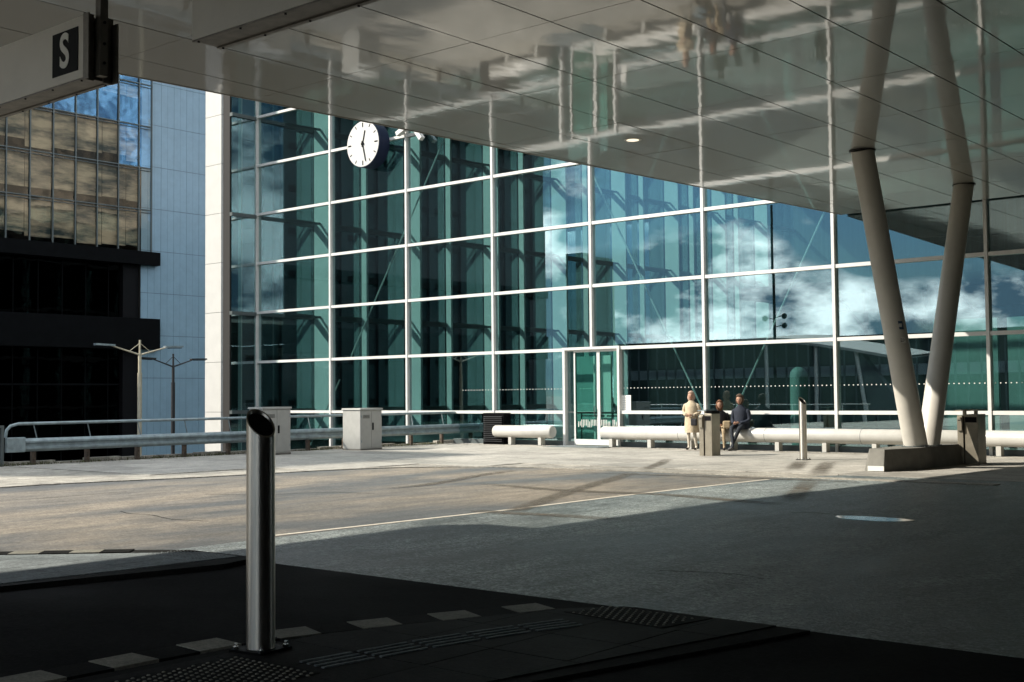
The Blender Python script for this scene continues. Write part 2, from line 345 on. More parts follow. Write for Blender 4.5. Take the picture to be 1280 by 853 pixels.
# flush kerb course that follows the asphalt edge
def along(path, step):
    out = []; acc = 0.; tgt = 0.
    for a, b in zip(path[:-1], path[1:]):
        L_ = math.hypot(b[0]-a[0], b[1]-a[1])
        while tgt <= acc+L_: t = (tgt-acc)/L_; out.append(((a[0]+(b[0]-a[0])*t, a[1]+(b[1]-a[1])*t), (-(b[1]-a[1])/L_, (b[0]-a[0])/L_))); tgt += step
        acc += L_
    return out
pp = along([(-21.7, 3), (-21.7, 12.2), (-20.9, 15.)] + arc[1:] + [(-6.5, 21.22)], 1.0)
for (a, na), (b, nb) in zip(pp[:-1], pp[1:]):
    w = .32; q = [a, b, (b[0]+nb[0]*w, b[1]+nb[1]*w), (a[0]+na[0]*w, a[1]+na[1]*w)]
    c = (sum(p[0] for p in q)/4, sum(p[1] for p in q)/4); q = [(c[0]+(p[0]-c[0])*.992, c[1]+(p[1]-c[1])*.992) for p in q]
    MB().prism(q, 0, .024).build('kerb_stone', 'kerb', forecourt)
# ledge and broken edging behind the guard rail
kerb = struct('edge_kerb', MB().box(-29.85, -29.25, -20, 33, -.9, .012), 'kerb')
random.seed(3)
y = 14.2
while y < 31.0:
    l = random.uniform(.8, 1.3); h = random.choice((.05, .09, .11)); 
    o = MB().box(-29.16+random.uniform(-.02, .02), -28.98, y, y+l-.04, 0.012, h).build('kerb_block', 'kerb', kerb); y += l
# near pavement island (camera side)
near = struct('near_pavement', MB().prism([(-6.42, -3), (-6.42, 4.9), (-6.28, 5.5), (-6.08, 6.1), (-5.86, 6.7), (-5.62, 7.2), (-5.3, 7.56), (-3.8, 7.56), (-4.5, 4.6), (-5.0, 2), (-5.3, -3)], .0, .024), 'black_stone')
border = [(-6.6, .4), (-6.6, 4.55), (-6.57, 5.0), (-6.46, 5.42), (-6.28, 5.95), (-6.08, 6.42), (-5.89, 6.87), (-5.70, 7.36)]
bp_ = along(border, .302)
for k, ((a, na), (b, nb)) in enumerate(zip(bp_[:-1], bp_[1:])):
    q = [(p[0]+n_[0]*s_, p[1]+n_[1]*s_) for p, n_, s_ in ((a, na, .148), (b, nb, .148), (b, nb, -.148), (a, na, -.148))]
    c = (sum(p[0] for p in q)/4, sum(p[1] for p in q)/4); q = [(c[0]+(p[0]-c[0])*.98, c[1]+(p[1]-c[1])*.98) for p in q]
    light = (k % 2 == 0)
    MB().prism(q, 0, .036 if light else .033).build('border_stone', 'light_stone' if light else 'black_stone', near)
for i in range(4):
    for j in range(9):
        x0, y0 = -6.28+i*.6, 2.2+j*.6; q = [(x0, y0), (x0+.592, y0), (x0+.592, y0+.592), (x0, y0+.592)]
        for a, b in ((( -6.42, 4.9), (-6.28, 5.5)), ((-6.28, 5.5), (-6.08, 6.1)), ((-6.08, 6.1), (-5.86, 6.7)), ((-5.86, 6.7), (-5.62, 7.2)), ((-5.62, 7.2), (-5.3, 7.56)), ((-3.84, 7.56), (-4.6, 4.6)), ((-4.6, 4.6), (-5.1, 2))):
            nx, ny = (b[1]-a[1]), -(b[0]-a[0]); l = math.hypot(nx, ny)
            q = clip(q, nx/l, ny/l, (nx*a[0]+ny*a[1])/l+.012)
            if len(q) < 3: break
        if len(q) >= 3: q = clip(q, 0, -1, -7.55)
        if len(q) >= 3: MB().prism(q, .0, .031+random.uniform(0, .002)).build('slab', 'dark_slab', near)
def domes(x0, y0, nx, ny, s, r=.014, rot=0):
    mb = MB(); c, sn = math.cos(rot), math.sin(rot)
    for i in range(nx):
        for j in range(ny):
            u, v = i*s+(s/2 if j % 2 else 0), j*s*.87; px, py = x0+u*c-v*sn, y0+u*sn+v*c
            mb.prism(disc((px, py), r, 7), .035, .041, disc((px, py), r*.6, 7))
    return mb
pd = MB().prism([(-6.16, 3.0), (-5.4, 3.0), (-5.4, 4.68), (-6.16, 4.68)], .03, .036).build('tactile_slab', 'black_stone', near)
tag(domes(-6.12, 3.02, 13, 33, .058).build('tactile_dome', 'light_stone', near), kind='stuff')
MB().prism([(-5.5, 7.08), (-4.6, 6.98), (-4.52, 7.52), (-5.2, 7.55)], .03, .036).build('tactile_slab', 'black_stone', near)
tag(domes(-5.42, 7.09, 13, 8, .062, .012, -.08).build('tactile_dome', 'light_stone', near), kind='stuff')
gp = along([(-5.60, 4.76), (-5.52, 5.5), (-5.36, 6.3), (-5.18, 6.85)], .42)
for (a, na), (b, nb) in zip(gp[:-1], gp[1:]):
    for k in range(4):
        o_ = (k-1.5)*.075; a_ = (a[0]+na[0]*o_+(b[0]-a[0])*.06, a[1]+na[1]*o_+(b[1]-a[1])*.06, .034); b_ = (b[0]+nb[0]*o_-(b[0]-a[0])*.06, b[1]+nb[1]*o_-(b[1]-a[1])*.06, .034)
        MB().bar(a_, b_, .026, .012).build('guide_bar', 'grey_slab', near)
# left pavement island
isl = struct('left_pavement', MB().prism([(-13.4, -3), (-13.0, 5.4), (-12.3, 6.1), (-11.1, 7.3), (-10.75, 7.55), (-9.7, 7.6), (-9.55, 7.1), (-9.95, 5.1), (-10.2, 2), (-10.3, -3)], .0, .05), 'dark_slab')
for i in range(6):
    for j in range(11):
        x0, y0 = -13.3+i*.6, 1.0+j*.6; q = [(x0, y0), (x0+.592, y0), (x0+.592, y0+.592), (x0, y0+.592)]
        for a, b in (((-12.9, 5.2), (-12.15, 5.9)), ((-12.15, 5.9), (-10.95, 7.1)), ((-9.6, 7.55), (-10.05, 5.1)), ((-10.05, 5.1), (-10.3, 2))):
            nx, ny = (b[1]-a[1]), -(b[0]-a[0]); l = math.hypot(nx, ny); q = clip(q, nx/l, ny/l, (nx*a[0]+ny*a[1])/l+.01)
            if len(q) < 3: break
        if len(q) >= 3: q = clip(q, 0, -1, -7.5)
        if len(q) >= 3: MB().prism(q, .0, .056+random.uniform(0, .002)).build('slab', 'grey_slab', isl)
bp_ = along([(-13.6, 4.95), (-12.15, 6.1), (-10.95, 7.3)], .3)
for k, ((a, na), (b, nb)) in enumerate(zip(bp_[:-1], bp_[1:])):
    q = [(p[0]+n_[0]*s_, p[1]+n_[1]*s_) for p, n_, s_ in ((a, na, .12), (b, nb, .12), (b, nb, -.12), (a, na, -.12))]
    MB().prism(q, 0, .062 if k % 2 else .059).build('border_stone', 'light_stone' if k % 2 else 'black_stone', isl)
tag(domes(-10.75, 7.12, 14, 7, .062, .013).build('tactile_dome', 'grey_slab', isl), kind='stuff')
for v in isl.children[-1].data.vertices: v.co.z += .02
# mullion shadow bands painted on the carriageway, with joints and cracks
def patchy(name, base, alpha):  # noisy see-through tint, for cracks and for painted shadow bands
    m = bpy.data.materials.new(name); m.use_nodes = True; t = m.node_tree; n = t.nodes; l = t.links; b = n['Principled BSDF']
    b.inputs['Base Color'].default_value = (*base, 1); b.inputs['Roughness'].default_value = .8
    at = n.new('ShaderNodeAttribute'); at.attribute_name = 'fade'
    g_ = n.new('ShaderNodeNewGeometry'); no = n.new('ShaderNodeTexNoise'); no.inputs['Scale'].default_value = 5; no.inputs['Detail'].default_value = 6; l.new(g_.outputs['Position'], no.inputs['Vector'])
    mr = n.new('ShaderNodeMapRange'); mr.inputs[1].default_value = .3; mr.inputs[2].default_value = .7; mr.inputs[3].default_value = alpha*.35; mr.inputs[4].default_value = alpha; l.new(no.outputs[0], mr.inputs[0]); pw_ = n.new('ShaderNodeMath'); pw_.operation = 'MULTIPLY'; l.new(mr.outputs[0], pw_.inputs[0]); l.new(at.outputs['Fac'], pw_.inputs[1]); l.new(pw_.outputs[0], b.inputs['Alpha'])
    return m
M['shadow_tint'] = patchy('shadow_tint', (.10, .085, .062), .85); M['crack'] = patchy('crack', (.02, .018, .016), 1.)  # brown tint paints mullion shadows, the darker one draws cracks
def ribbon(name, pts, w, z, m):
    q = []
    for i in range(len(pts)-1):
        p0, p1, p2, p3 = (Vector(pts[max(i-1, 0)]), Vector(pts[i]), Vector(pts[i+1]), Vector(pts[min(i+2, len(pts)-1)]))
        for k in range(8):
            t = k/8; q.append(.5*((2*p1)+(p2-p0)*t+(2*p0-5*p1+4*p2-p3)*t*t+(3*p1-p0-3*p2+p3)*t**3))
    q.append(Vector(pts[-1])); mb = MB(); fade = []; soft = w > .1
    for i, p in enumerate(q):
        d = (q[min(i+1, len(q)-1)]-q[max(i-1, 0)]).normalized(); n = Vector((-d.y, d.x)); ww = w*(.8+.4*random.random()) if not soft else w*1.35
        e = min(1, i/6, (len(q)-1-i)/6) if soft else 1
        for k, u in enumerate((-.5, -.2, .2, .5)): mb.v.append((p.x+n.x*ww*u, p.y+n.y*ww*u, z)); fade.append((0 if (soft and k in (0, 3)) else 1)*e)
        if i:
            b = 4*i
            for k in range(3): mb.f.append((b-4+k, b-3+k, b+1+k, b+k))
    o = struct(name, mb, m); a_ = o.data.attributes.new('fade', 'FLOAT', 'POINT'); a_.data.foreach_set('value', fade)
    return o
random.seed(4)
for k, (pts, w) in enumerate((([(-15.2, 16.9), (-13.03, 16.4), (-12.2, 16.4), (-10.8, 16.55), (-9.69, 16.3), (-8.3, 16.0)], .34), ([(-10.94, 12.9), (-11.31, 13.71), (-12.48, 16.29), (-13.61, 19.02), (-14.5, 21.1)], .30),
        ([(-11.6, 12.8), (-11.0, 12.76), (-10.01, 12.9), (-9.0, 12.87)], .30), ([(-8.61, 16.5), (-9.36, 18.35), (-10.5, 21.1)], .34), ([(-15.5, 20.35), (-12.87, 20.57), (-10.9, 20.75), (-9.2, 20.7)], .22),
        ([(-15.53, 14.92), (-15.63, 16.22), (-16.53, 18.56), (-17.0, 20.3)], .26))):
    ribbon('shadow_band', pts, w, .0125+.0012*k, 'shadow_tint')  # mullion shadow in the mirrored sunlight, painted as a dark strip
ribbon('shadow_band', [(-14.7, 21.6), (-15.5, 23.5), (-16.79, 25.95)], .26, .0225, 'shadow_tint'); ribbon('shadow_band', [(-10.8, 21.9), (-11.8, 24.2), (-12.91, 26.93)], .34, .0225, 'shadow_tint'); ribbon('shadow_band', [(-11.87, 22.96), (-12.7, 24.8), (-13.48, 26.6)], .34, .0237, 'shadow_tint')
for pts in ([(-15.65, 9.83), (-15.2, 9.7), (-14.74, 9.75), (-14.03, 9.58), (-13.4, 9.7)], [(-7.77, 14.99), (-7.5, 15.15), (-7.2, 15.1), (-7.0, 15.3)], [(-17.2, 12.4), (-16.3, 12.9), (-15.8, 13.8), (-14.9, 14.1)], [(-6.2, 9.4), (-5.6, 9.6), (-5.2, 9.5)], [(-19.4, 9.0), (-18.8, 10.4), (-18.9, 12.)]):
    ribbon('crack', pts, .035, .0105, 'crack')
ribbon('crack', [(-21.46, 11.0), (-21.33, 11.57), (-21.67, 12.32)], .06, .028, 'crack')
# puddle and drain in the apron
pud = MB().prism([(-6.58+.50*math.cos(a)*(1+.12*math.sin(3*a)), 14.85+.27*math.sin(a)*(1+.1*math.cos(2*a))) for a in [2*PI*i/40 for i in range(40)]], .007, .0105)
tag(pud.build('puddle', mat('water', (.06, .22, .27), .14, spec=1.), None), 'small blue puddle shining on the shaded asphalt', 'puddle')

# ------------------------------------------------------------------ the glass hall
Z0 = 1.075; BAY = 4.12; X0 = -35.37; XC = -39.87; YP = 29.92
lev = [Z0+2*k for k in range(0, 8)]             # transom heights
TOP = lev[-1]
hall = root('terminal_hall', (-20, FY, 0), 'green glass terminal hall with white mullion grid behind the forecourt', 'building')
mx_ = [XC] + [X0+BAY*i for i in range(0, 12)]
gl_m = {}
def pane(w, h, axis, m='glass'):
    k = (round(w, 2), round(h, 2), axis, m)
    if k not in gl_m:
        mb = MB()
        if axis == 'x': mb.box(-w/2, w/2, -.012, .012, -h/2, h/2)
        else: mb.box(-.012, .012, -w/2, w/2, -h/2, h/2)
        gl_m[k] = mb.mesh('pane', m)
    return gl_m[k]
# a thin box has two coated faces; tints above are per face
zs = [.12]+lev
DOOR = (-24.14, -21.92)
for i in range(len(mx_)-1):
    a, b = mx_[i], mx_[i+1]
    for j in range(len(zs)-1):
        z0, z1 = zs[j], zs[j+1]
        if a < -29 and j == 0: z0 = -3.0
        if i == 4 and j <= 1:      # bay with the doors
            segs = [(a, DOOR[0]), (DOOR[1], b)] if j == 0 or True else []
        elif i == 3 and j <= 1 and False: segs = []
        else: segs = [(a, b)]
        for (p, q) in segs:
            if q-p < .1: continue
            inst(pane(q-p-.05, z1-z0-.05, 'x'), 'pane', hall, ((p+q)/2, FY, (z0+z1)/2), (random.uniform(-.0011, .0011), 0, random.uniform(-.0011, .0011)))
print('door bay', mx_[3:6])
for i, x in enumerate(mx_):
    zb = -3 if x < -29 else .0
    if DOOR[0]+.1 < x < DOOR[1]-.1: zb = 3.14
    w = .085 if i else .13
    MB().box(x-w/2, x+w/2, FY-.13, FY+.10, zb, TOP+.05).build('mullion', 'mullion', hall)
for k, z in enumerate(lev):
    h = .10
    for i in range(len(mx_)-1):
        a, b = mx_[i]+.045, mx_[i+1]-.045
        segs = [(a, b)]
        if k == 0 and a < DOOR[0] < b: segs = [(a, DOOR[0]-.0), (DOOR[1], b)]
        if k == 0 and mx_[i] < DOOR[0] and mx_[i+1] < DOOR[1] and mx_[i+1] > DOOR[0]: segs = [(a, DOOR[0])]
        if k == 0 and DOOR[0] < mx_[i] < DOOR[1] : segs = [(DOOR[1], b)]
        for p, q in segs: MB().box(p, q, FY-.105, FY+.06, z-h/2, z+h/2).build('transom', 'mullion', hall)
MB().box(-29, DOOR[0], FY-.10, FY+.08, 0, .16).build('sill', 'steel_dark', hall)
MB().box(DOOR[1], 9, FY-.10, FY+.08, 0, .16).build('sill', 'steel_dark', hall)
# side return and long side wall (plane x = XC), thick dark rails every four metres
rails = [5.02, 8.98, 13.0, 16.9]
for z in [1.07]+rails:
    MB().box(XC-.08, XC+.09, YP+.02, FY-.14, z-.07, z+.07).build('side_rail', 'steel_dark', hall)
    MB().box(XC-.08, XC+.12, FY+.12, 78, z-.11, z+.11).build('side_rail', 'steel_dark', hall)
zr = [-3., 1.07]+rails
for j in range(len(zr)-1):
    inst(pane(FY-YP-.1, zr[j+1]-zr[j]-.1, 'y'), 'pane', hall, (XC, (YP+FY)/2, (zr[j]+zr[j+1])/2))
    for k in range(17):
        y0 = FY+.1+k*2.745
        inst(pane(2.70, zr[j+1]-zr[j]-.16, 'y'), 'pane', hall, (XC, y0+1.37, (zr[j]+zr[j+1])/2))
yf = 34.24; 
for k in range(15):
    wide = (k % 2 == 0); w = .97 if wide else .33
    y = yf+k*2.72
    MB().box(XC+.10, XC+.10+w-.02, y-.06, y+.06, -1, TOP).build('fin', 'fin', hall)
    if wide:
        for z in rails: MB().bar((XC+.12, y-2.5, z), (XC+.5, y-.07, z-.02), .06, .10).build('strut', 'steel_dark', hall)
# hall interior
MB().box(XC-.1, 10, FY+.2, 80, -.015, -.005).build('floor', 'inner_floor', hall)
MB().box(XC-.1, 12, FY-.12, 80, TOP+.06, TOP+.5).build('roof', 'dark', hall)
MB().box(-28, 12, 66, 66.4, 0, TOP).build('back_wall', 'inner_wall', hall)
MB().box(XC, -28, 78, 78.4, 0, TOP).build('back_wall', 'inner_wall', hall)
MB().box(9.5, 9.9, FY, 80, 0, TOP).build('end_wall', 'inner_wall', hall)
# gallery, green panels and posts deep inside at the right
MB().box(-26, 9, 46, 58, 5.6, 6.1).build('gallery', 'dark', hall)
for k in (2, 3, 4, 5): MB().box(-19.5+k*2.3, -17.5+k*2.3, 38.6, 38.75, .0, 3.9).build('inner_panel', 'inner_light', hall)
for k in range(10): MB().tube([(-19.65+k*2.3, 44.2, 0), (-19.65+k*2.3, 44.2, 5.6)], .09, 8).build('inner_post', 'black', hall)
for k in range(10): MB().bar((-19.65+k*2.3, 44.1, 4.0), (-20.9+k*2.3, 44.1, 5.5), .10).build('brace', 'black', hall)
MB().box(-28.4, 9, 41, 41.2, 0, 3.7).build('inner_partition', 'dark', hall)
MB().tube([(-17.1, 33.6, 0), (-17.1, 33.6, 2.15)], .26, 18).ball((-17.1, 33.6, 2.15), .26).build('inner_pillar', 'inner_light', hall)
# pale inner lobby behind the doors
MB().box(-25.9, -24.75, 33.9, 34.0, 0, 2.95).build('lobby_wall', 'lobby', hall)
MB().box(-24.72, -24.0, 33.6, 33.7, 0, 2.95).build('lobby_wall', 'lobby', hall)
# inner balustrade
bal = MB(); bal.tube([(-30, 33.4, 1.02), (8, 33.4, 1.02)], .03, 8); bal.build('handrail', 'black', hall)
MB().tube([(-30, 33.4, .12), (8, 33.4, .12)], .022, 8).build('handrail', 'black', hall)
for k in range(26): MB().bar((-29.6+k*1.5, 33.4, 0), (-29.6+k*1.5, 33.4, 1.0), .035).build('baluster', 'black', hall)
# rods of the wind bracing
for a, b in (((-29.67, 10.9), (-34.67, 3.16)), ((-35.3, 2.3), (-37.03, -.25)), ((-24.9, 12.0), (-19.15, 1.0)), ((-14.6, 7.8), (-18.2, 1.0)), ((-29.67, 10.9), (-24.9, 16.5)), ((-29.67, 10.9), (-28.2, 15)) ):
    MB().tube([(a[0], FY+.32, a[1]), (b[0], FY+.32, b[1])], .028, 8).build('bracing_rod', 'mullion', hall)
# manifestation dots and frosted bars
dm = MB()
x = -28.6
while x < -9:
    if not (DOOR[0]-.1 < x < DOOR[0]+.5): dm.box(x-.014, x+.014, FY-.0235, FY-.0165, 1.81, 1.838)
    x += .13
tag(dm.build('marking_dot', 'print_white', hall), kind='stuff')
# doors
dr = root('entrance_doors', (-23.0, FY, 0), 'tall double glass doors with white frame in the glass hall front', 'door')
dr_ = dr
MB().box(DOOR[0], DOOR[0]+.09, FY-.16, FY+.12, .0, 3.14).build('door_frame', 'mullion', dr)
MB().box(DOOR[0]+.09, DOOR[0]+.38, FY+.02, FY+.10, .0, 3.06).build('side_panel', 'cabinet', dr)
MB().box(DOOR[1]-.08, DOOR[1], FY-.16, FY+.12, .0, 3.14).build('door_frame', 'mullion', dr)
MB().box(DOOR[0]+.09, DOOR[1]-.08, FY-.16, FY+.12, 3.06, 3.14).build('door_frame', 'mullion', dr)
mid = -22.79
for a, b, hx in ((DOOR[0]+.38, mid, mid-.13), (mid, DOOR[1]-.08, mid+.13)):
    lf = MB().box(a+.002, a+.055, FY-.06, FY, .04, 3.055).box(b-.06, b-.004, FY-.06, FY, .04, 3.055).box(a+.055, b-.06, FY-.06, FY, .04, .22).box(a+.055, b-.06, FY-.06, FY, 2.98, 3.055).build('door_leaf', 'mullion', dr)
    MB().box(a+.055, b-.06, FY-.036, FY-.024, .22, 2.98).build('pane', 'door_glass', lf)
    MB().tube([(hx, FY-.06, .98), (hx, FY-.12, 1.0), (hx, FY-.12, 1.24), (hx, FY-.06, 1.26)], .014, 6).build('handle', 'steel_dark', lf)
    MB().box(a+.05, b-.05, FY+.3, FY+.34, .93, .97).build('push_bar', 'black', lf)
    fr = MB(); x = a+.09; k = 0
    random.seed(int(100*abs(a)))
    while x < b-.1:
        if random.random() < .9: fr.box(x, x+.020, FY-.044, FY-.0375, .60+random.choice((0, 0, .05)), .84-random.choice((0, 0, .06)))
        x += .062
    fr.build('frosted_marking', 'print_white', lf)
MB().box(-24.0, -21.9, 29.9, 31.1, .012, .026).build('door_mat', 'grey_slab', dr)
pst = root('notice', (-21.75, FY-.03, 1.1), 'white paper notice stuck on the glass right of the doors', 'notice')
MB().box(-21.93, -21.58, FY-.034, FY-.026, 1.10, 1.60).build('sheet', 'paper', pst)
ink = MB()
for r in range(6):
    for c in range(4): ink.box(-21.89+c*.08, -21.84+c*.08, FY-.037, FY-.0345, 1.15+r*.07, 1.175+r*.07)
ink.build('print', 'poster_ink', pst)

# pilaster, clad wall
pil = root('corner_pilaster', (-41, 30.2, 0), 'bright white panelled corner pilaster between blue wall and glass', 'wall')
core = MB().box(-41.47, -40.47, YP+.02, 30.9, -5, 18).box(-40.5, XC-.1, YP+.04, 30.5, -5, 18).build('core', 'soffit_seam', pil)
zl = [-5, -2.925, -.925]+lev+[17.1]
for j in range(len(zl)-1):
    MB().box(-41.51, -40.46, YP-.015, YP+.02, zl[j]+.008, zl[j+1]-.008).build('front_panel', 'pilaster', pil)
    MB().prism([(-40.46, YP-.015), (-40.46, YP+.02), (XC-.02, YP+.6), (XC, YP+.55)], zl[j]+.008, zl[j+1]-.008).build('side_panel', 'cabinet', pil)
cw = root('clad_wall', (-66.54, 45.24, -5), 'blue shaded ribbed metal wall between office block and white pilaster', 'wall')
XO = -66.42
MB().box(-70, XO-.04, 43.03, 49.21, -5, 26).build('core', 'soffit_seam', cw)
rowz = [-7.68+2.656*k for k in range(14)]
for j in range(len(rowz)-1):
    for k in range(13):
        y0 = 43.07+k*0.4745
        MB().box(XO-.04, XO+.006*(k % 2), y0+.006, y0+0.468, rowz[j]+.012, rowz[j+1]-.010).build('wall_panel', 'cladding', cw)
# office block at the left
ob = root('office_building', (XO-2, 15, -5), 'dark office block with mirrored upper storeys and black slabs at far left', 'building')
MB().box(XO-6, XO-2, -20.5, 43.03, -5, 22.9).build('core', 'tower_dark', ob)
MB().box(XO-6, XO+.3, -20.5, 43.8, 22.9, 23.15).build('roof', 'blackmetal', ob)
MB().box(XO-2, XO+.42, -20.5, 44.19, 9.96, 10.78).build('floor_slab', 'blackmetal', ob)
MB().box(XO-2, XO+.42, -20.5, 44.19, 4.72, 6.62).build('floor_slab', 'blackmetal', ob)
MB().box(XO-2, XO-.15, 41.93, 42.98, 6.62, 9.96).build('recess_wall', 'black', ob)
MB().box(XO-2, XO-.15, 41.93, 42.98, -5, 4.72).build('recess_wall', 'black', ob)
ym = [43.77]+[42.87-1.432*k for k in range(26)]
zrw = [10.8+2.632*k for k in range(5)]+[22.9]
random.seed(21)
for i in range(len(ym)-1):
    a, b = ym[i+1], ym[i]
    MB().box(XO-.05, XO+.09, b-.035, b+.035, 10.78, 22.9).build('mullion', 'steel_dark', ob)
    if i > 20: continue
    for j in range(len(zrw)-1):
        z0, z1 = zrw[j], zrw[j+1]
        inst(pane(round(b-a-.07, 2), round(z1-z0-.05, 2), 'y', 'sky_tint_glass' if (j == 4 or (j == 3 and i < 8) or (j == 2 and i < 2)) else 'tan_tint_glass'), 'pane', ob, (XO, (a+b)/2, (z0+z1)/2), (0, random.uniform(-.012, .012), random.uniform(-.008, .008)))  # pane tint follows the sky and tan building reflected here
for z in zrw[1:-1]:
    MB().box(XO-.05, XO+.085, 10.0, 43.69, z-.03, z+.03).build('transom', 'steel_dark', ob)
    MB().box(XO-.05, XO+.075, 10.0, 43.69, z-.19, z-.16).build('transom', 'steel_dark', ob)
for j in range(len(zrw)-1):
    z0, z1 = zrw[j], zrw[j+1]
    for i in range(20):
        b = 43.69-i*1.65; dz = random.uniform(.1, .6)
        MB().box(XO-.14, XO-.11, b-1.61, b, z0+.06+(dz if j < 3 else 1.4+dz), z1-.12).build('mirror_band', 'mirror_band', ob)  # board behind the panes carrying the painted tan reflection
for z0, z1 in ((6.62, 9.96), (-5, 4.72)):
    MB().box(XO-.5, XO-.42, -19, 41.82, z0, z1).build('lower_glazing', 'dark_glass', ob)
    for k in range(16): MB().box(XO-.46, XO-.38, 41.05-k*1.52, 41.05+.04-k*1.52, z0, z1).build('mullion', 'blackmetal', ob)
MB().box(XO-.46, XO-.38, 9, 41.82, 2.5, 2.6).build('transom', 'blackmetal', ob)

# ------------------------------------------------------------------ canopy
CZ = 6.45
can = root('station_canopy', (-5, 12, CZ), 'wide canopy with glossy grey panel underside and dark seams overhead', 'canopy')
def edge_clip(q, off=0.):
    q = clip(q, 1, 0, -16.05+off)
    n = Vector((1, -.0768)).normalized()
    if len(q) >= 3: q = clip(q, n.x, n.y, n.x*-16.05+n.y*9.9+off)
    return q
xe = [-16.6]+[-15.17+1.37*k for k in range(0, 15)]
yeg = [FY-.16-.02, 28.67, 25.95, 23.23, 20.5, 17.77, 15.05, 12.33, 9.60, 6.88, 4.16, 1.44, -1.28, -4.0, -6.7, -9.4]
g = .011
full = {}
for i in range(len(xe)-1):
    for j in range(len(yeg)-1):
        a, b = xe[i], xe[i+1]; y1, y0 = yeg[j], yeg[j+1]
        if i > 11 and y1 < 3: continue
        if i > 9 and j > 11: continue
        q = [(a+g, y0+.005), (b-g, y0+.005), (b-g, y1-.005), (a+g, y1-.005)]
        q = edge_clip(q, .012)
        if len(q) < 3: continue
        o = MB().prism(q, CZ, CZ+.03)
        c = (sum(p[0] for p in q)/len(q), sum(p[1] for p in q)/len(q), CZ)
        ob_ = bpy.data.objects.new('soffit_panel', o.mesh('soffit_panel', 'soffit', c)); COL.objects.link(ob_); ob_.parent = can
        ob_.location = Vector(c)-can.location; ob_.rotation_euler = (random.uniform(-.0012, .0012), random.uniform(-.0015, .0015), 0)
P = edge_clip([(-17, -9.4), (14, -9.4), (14, FY-.15), (-17, FY-.15)])
Pn = edge_clip([(-17, 5.6), (14, 5.6), (14, FY-.15), (-17, FY-.15)])
MB().prism(P, CZ+.045, CZ+.55).build('roof_deck', 'soffit_seam', can)
MB().box(-17.35, -16.07, -9.4, 5.2, CZ+.02, CZ+.5).build('shade_overhang', 'fascia', can)  # out-of-view roof jut added to keep sun off the left pavement
MB().box(-5, 14, -9.4, 31.1, CZ+.04, CZ+.5).build('roof_deck', 'soffit_seam', can)
ep = [(-16.05, 5.6), (-16.05, 9.9), (-14.43, 31.1)]
for a, b in zip(ep[:-1], ep[1:]):
    MB().bar((a[0]-.012, a[1], CZ+.10), (b[0]-.012, b[1], CZ+.10), .02, .22).build('fascia', 'fascia', can)
dl = MB().prism(disc((-13.09, 19.14), .17, 20), CZ-.006, CZ+.01).build('downlight', 'fascia', can)
MB().prism(disc((-13.09, 19.14), .12, 20), CZ-.010, CZ-.0065).build('lens', 'lamp_lens', dl)

# V column on its plinth
vc = root('v_column', (-10.2, 25.6, .47), 'slanted pair of thick beige round columns forming a V under the canopy', 'column')
for top, bot, r0, r1 in (((-10.27, 23.1), (-10.2, 25.32), .225, .245), ((-10.22, 28.57), (-10.2, 25.95), .225, .235)):
    lg = MB().tube([(bot[0], bot[1], .40), ((bot[0]+top[0])/2, (bot[1]+top[1])/2, (CZ+.40)/2), (top[0], top[1], CZ+.02)], [r1, (r0+r1)/2, r0], 32).build('leg', 'column', vc)
    MB().prism(disc(top, r0+.035, 28), CZ-.02, CZ-.003).build('collar', 'soffit_seam', lg)
    fl_ = MB().prism(disc(bot, r1+.06, 28), .462, .478).build('foot_ring', 'steel_dark', lg)
    for k in range(8): MB().prism(disc((bot[0]+(r1+.04)*math.cos(k*PI/4+.2), bot[1]+(r1+.04)*math.sin(k*PI/4+.2)), .013, 6), .478, .492).build('bolt', 'bolt', lg)
    if top[1] < 25:
        d = (Vector((top[0], top[1], CZ))-Vector((bot[0], bot[1], .4))).normalized()
        for zc, hh, mt in ((2.98, .17, 'label_blue'), (2.68, .11, 'print_white')):
            c = Vector((bot[0], bot[1], .4))+d*((zc-.4)/d.z)
            rr = .243; mb = MB(); n = 6; vv = []
            for s_ in (-1, 1):
                for k in range(n+1):
                    an = math.radians(-38-18+36*k/n); vv.append((c.x+d.x/d.z*s_*hh/2+rr*math.cos(an), c.y+d.y/d.z*s_*hh/2+rr*math.sin(an), c.z+s_*hh/2))
            for s_ in (-1, 1):
                for k in range(n+1):
                    an = math.radians(-38-18+36*k/n); vv.append((c.x+d.x/d.z*s_*hh/2+(rr-.01)*math.cos(an), c.y+d.y/d.z*s_*hh/2+(rr-.01)*math.sin(an), c.z+s_*hh/2))
            mb.v = vv; mb.f = [(k, k+1, n+1+k+1, n+1+k) for k in range(n)]+[(2*n+2+k+1, 2*n+2+k, 3*n+3+k, 3*n+3+k+1) for k in range(n)]
            lb = mb.build('label_plate', mt, lg)
            nrm = Vector((math.cos(math.radians(-38)), math.sin(math.radians(-38)), 0)); sd = Vector((-nrm.y, nrm.x, 0)); cc = c+nrm*(rr+.003)
            if mt == 'label_blue': MB().bar(cc-sd*.035, cc+sd*.035, .012, .07).build('print', 'print_white', lb)
            else:
                for dz in (-.03, 0, .03): MB().bar(cc-sd*.05+Vector((0, 0, dz)), cc+sd*(.05-abs(dz))+Vector((0, 0, dz)), .006, .010).build('print', 'sign_black', lb)
pt = [(-10.73, 23.9), (-10.62, 23.72), (-10.2, 23.62), (-9.88, 24.75), (-9.86, 27.2), (-10.78, 27.2)]
ptt = [(-10.66, 24.0), (-10.56, 23.82), (-10.22, 23.74), (-9.93, 24.8), (-9.93, 27.05), (-10.7, 27.05)]
pli = root('plinth', (-10.3, 25.3, 0), 'grey concrete plinth under the V shaped column pair', 'plinth')
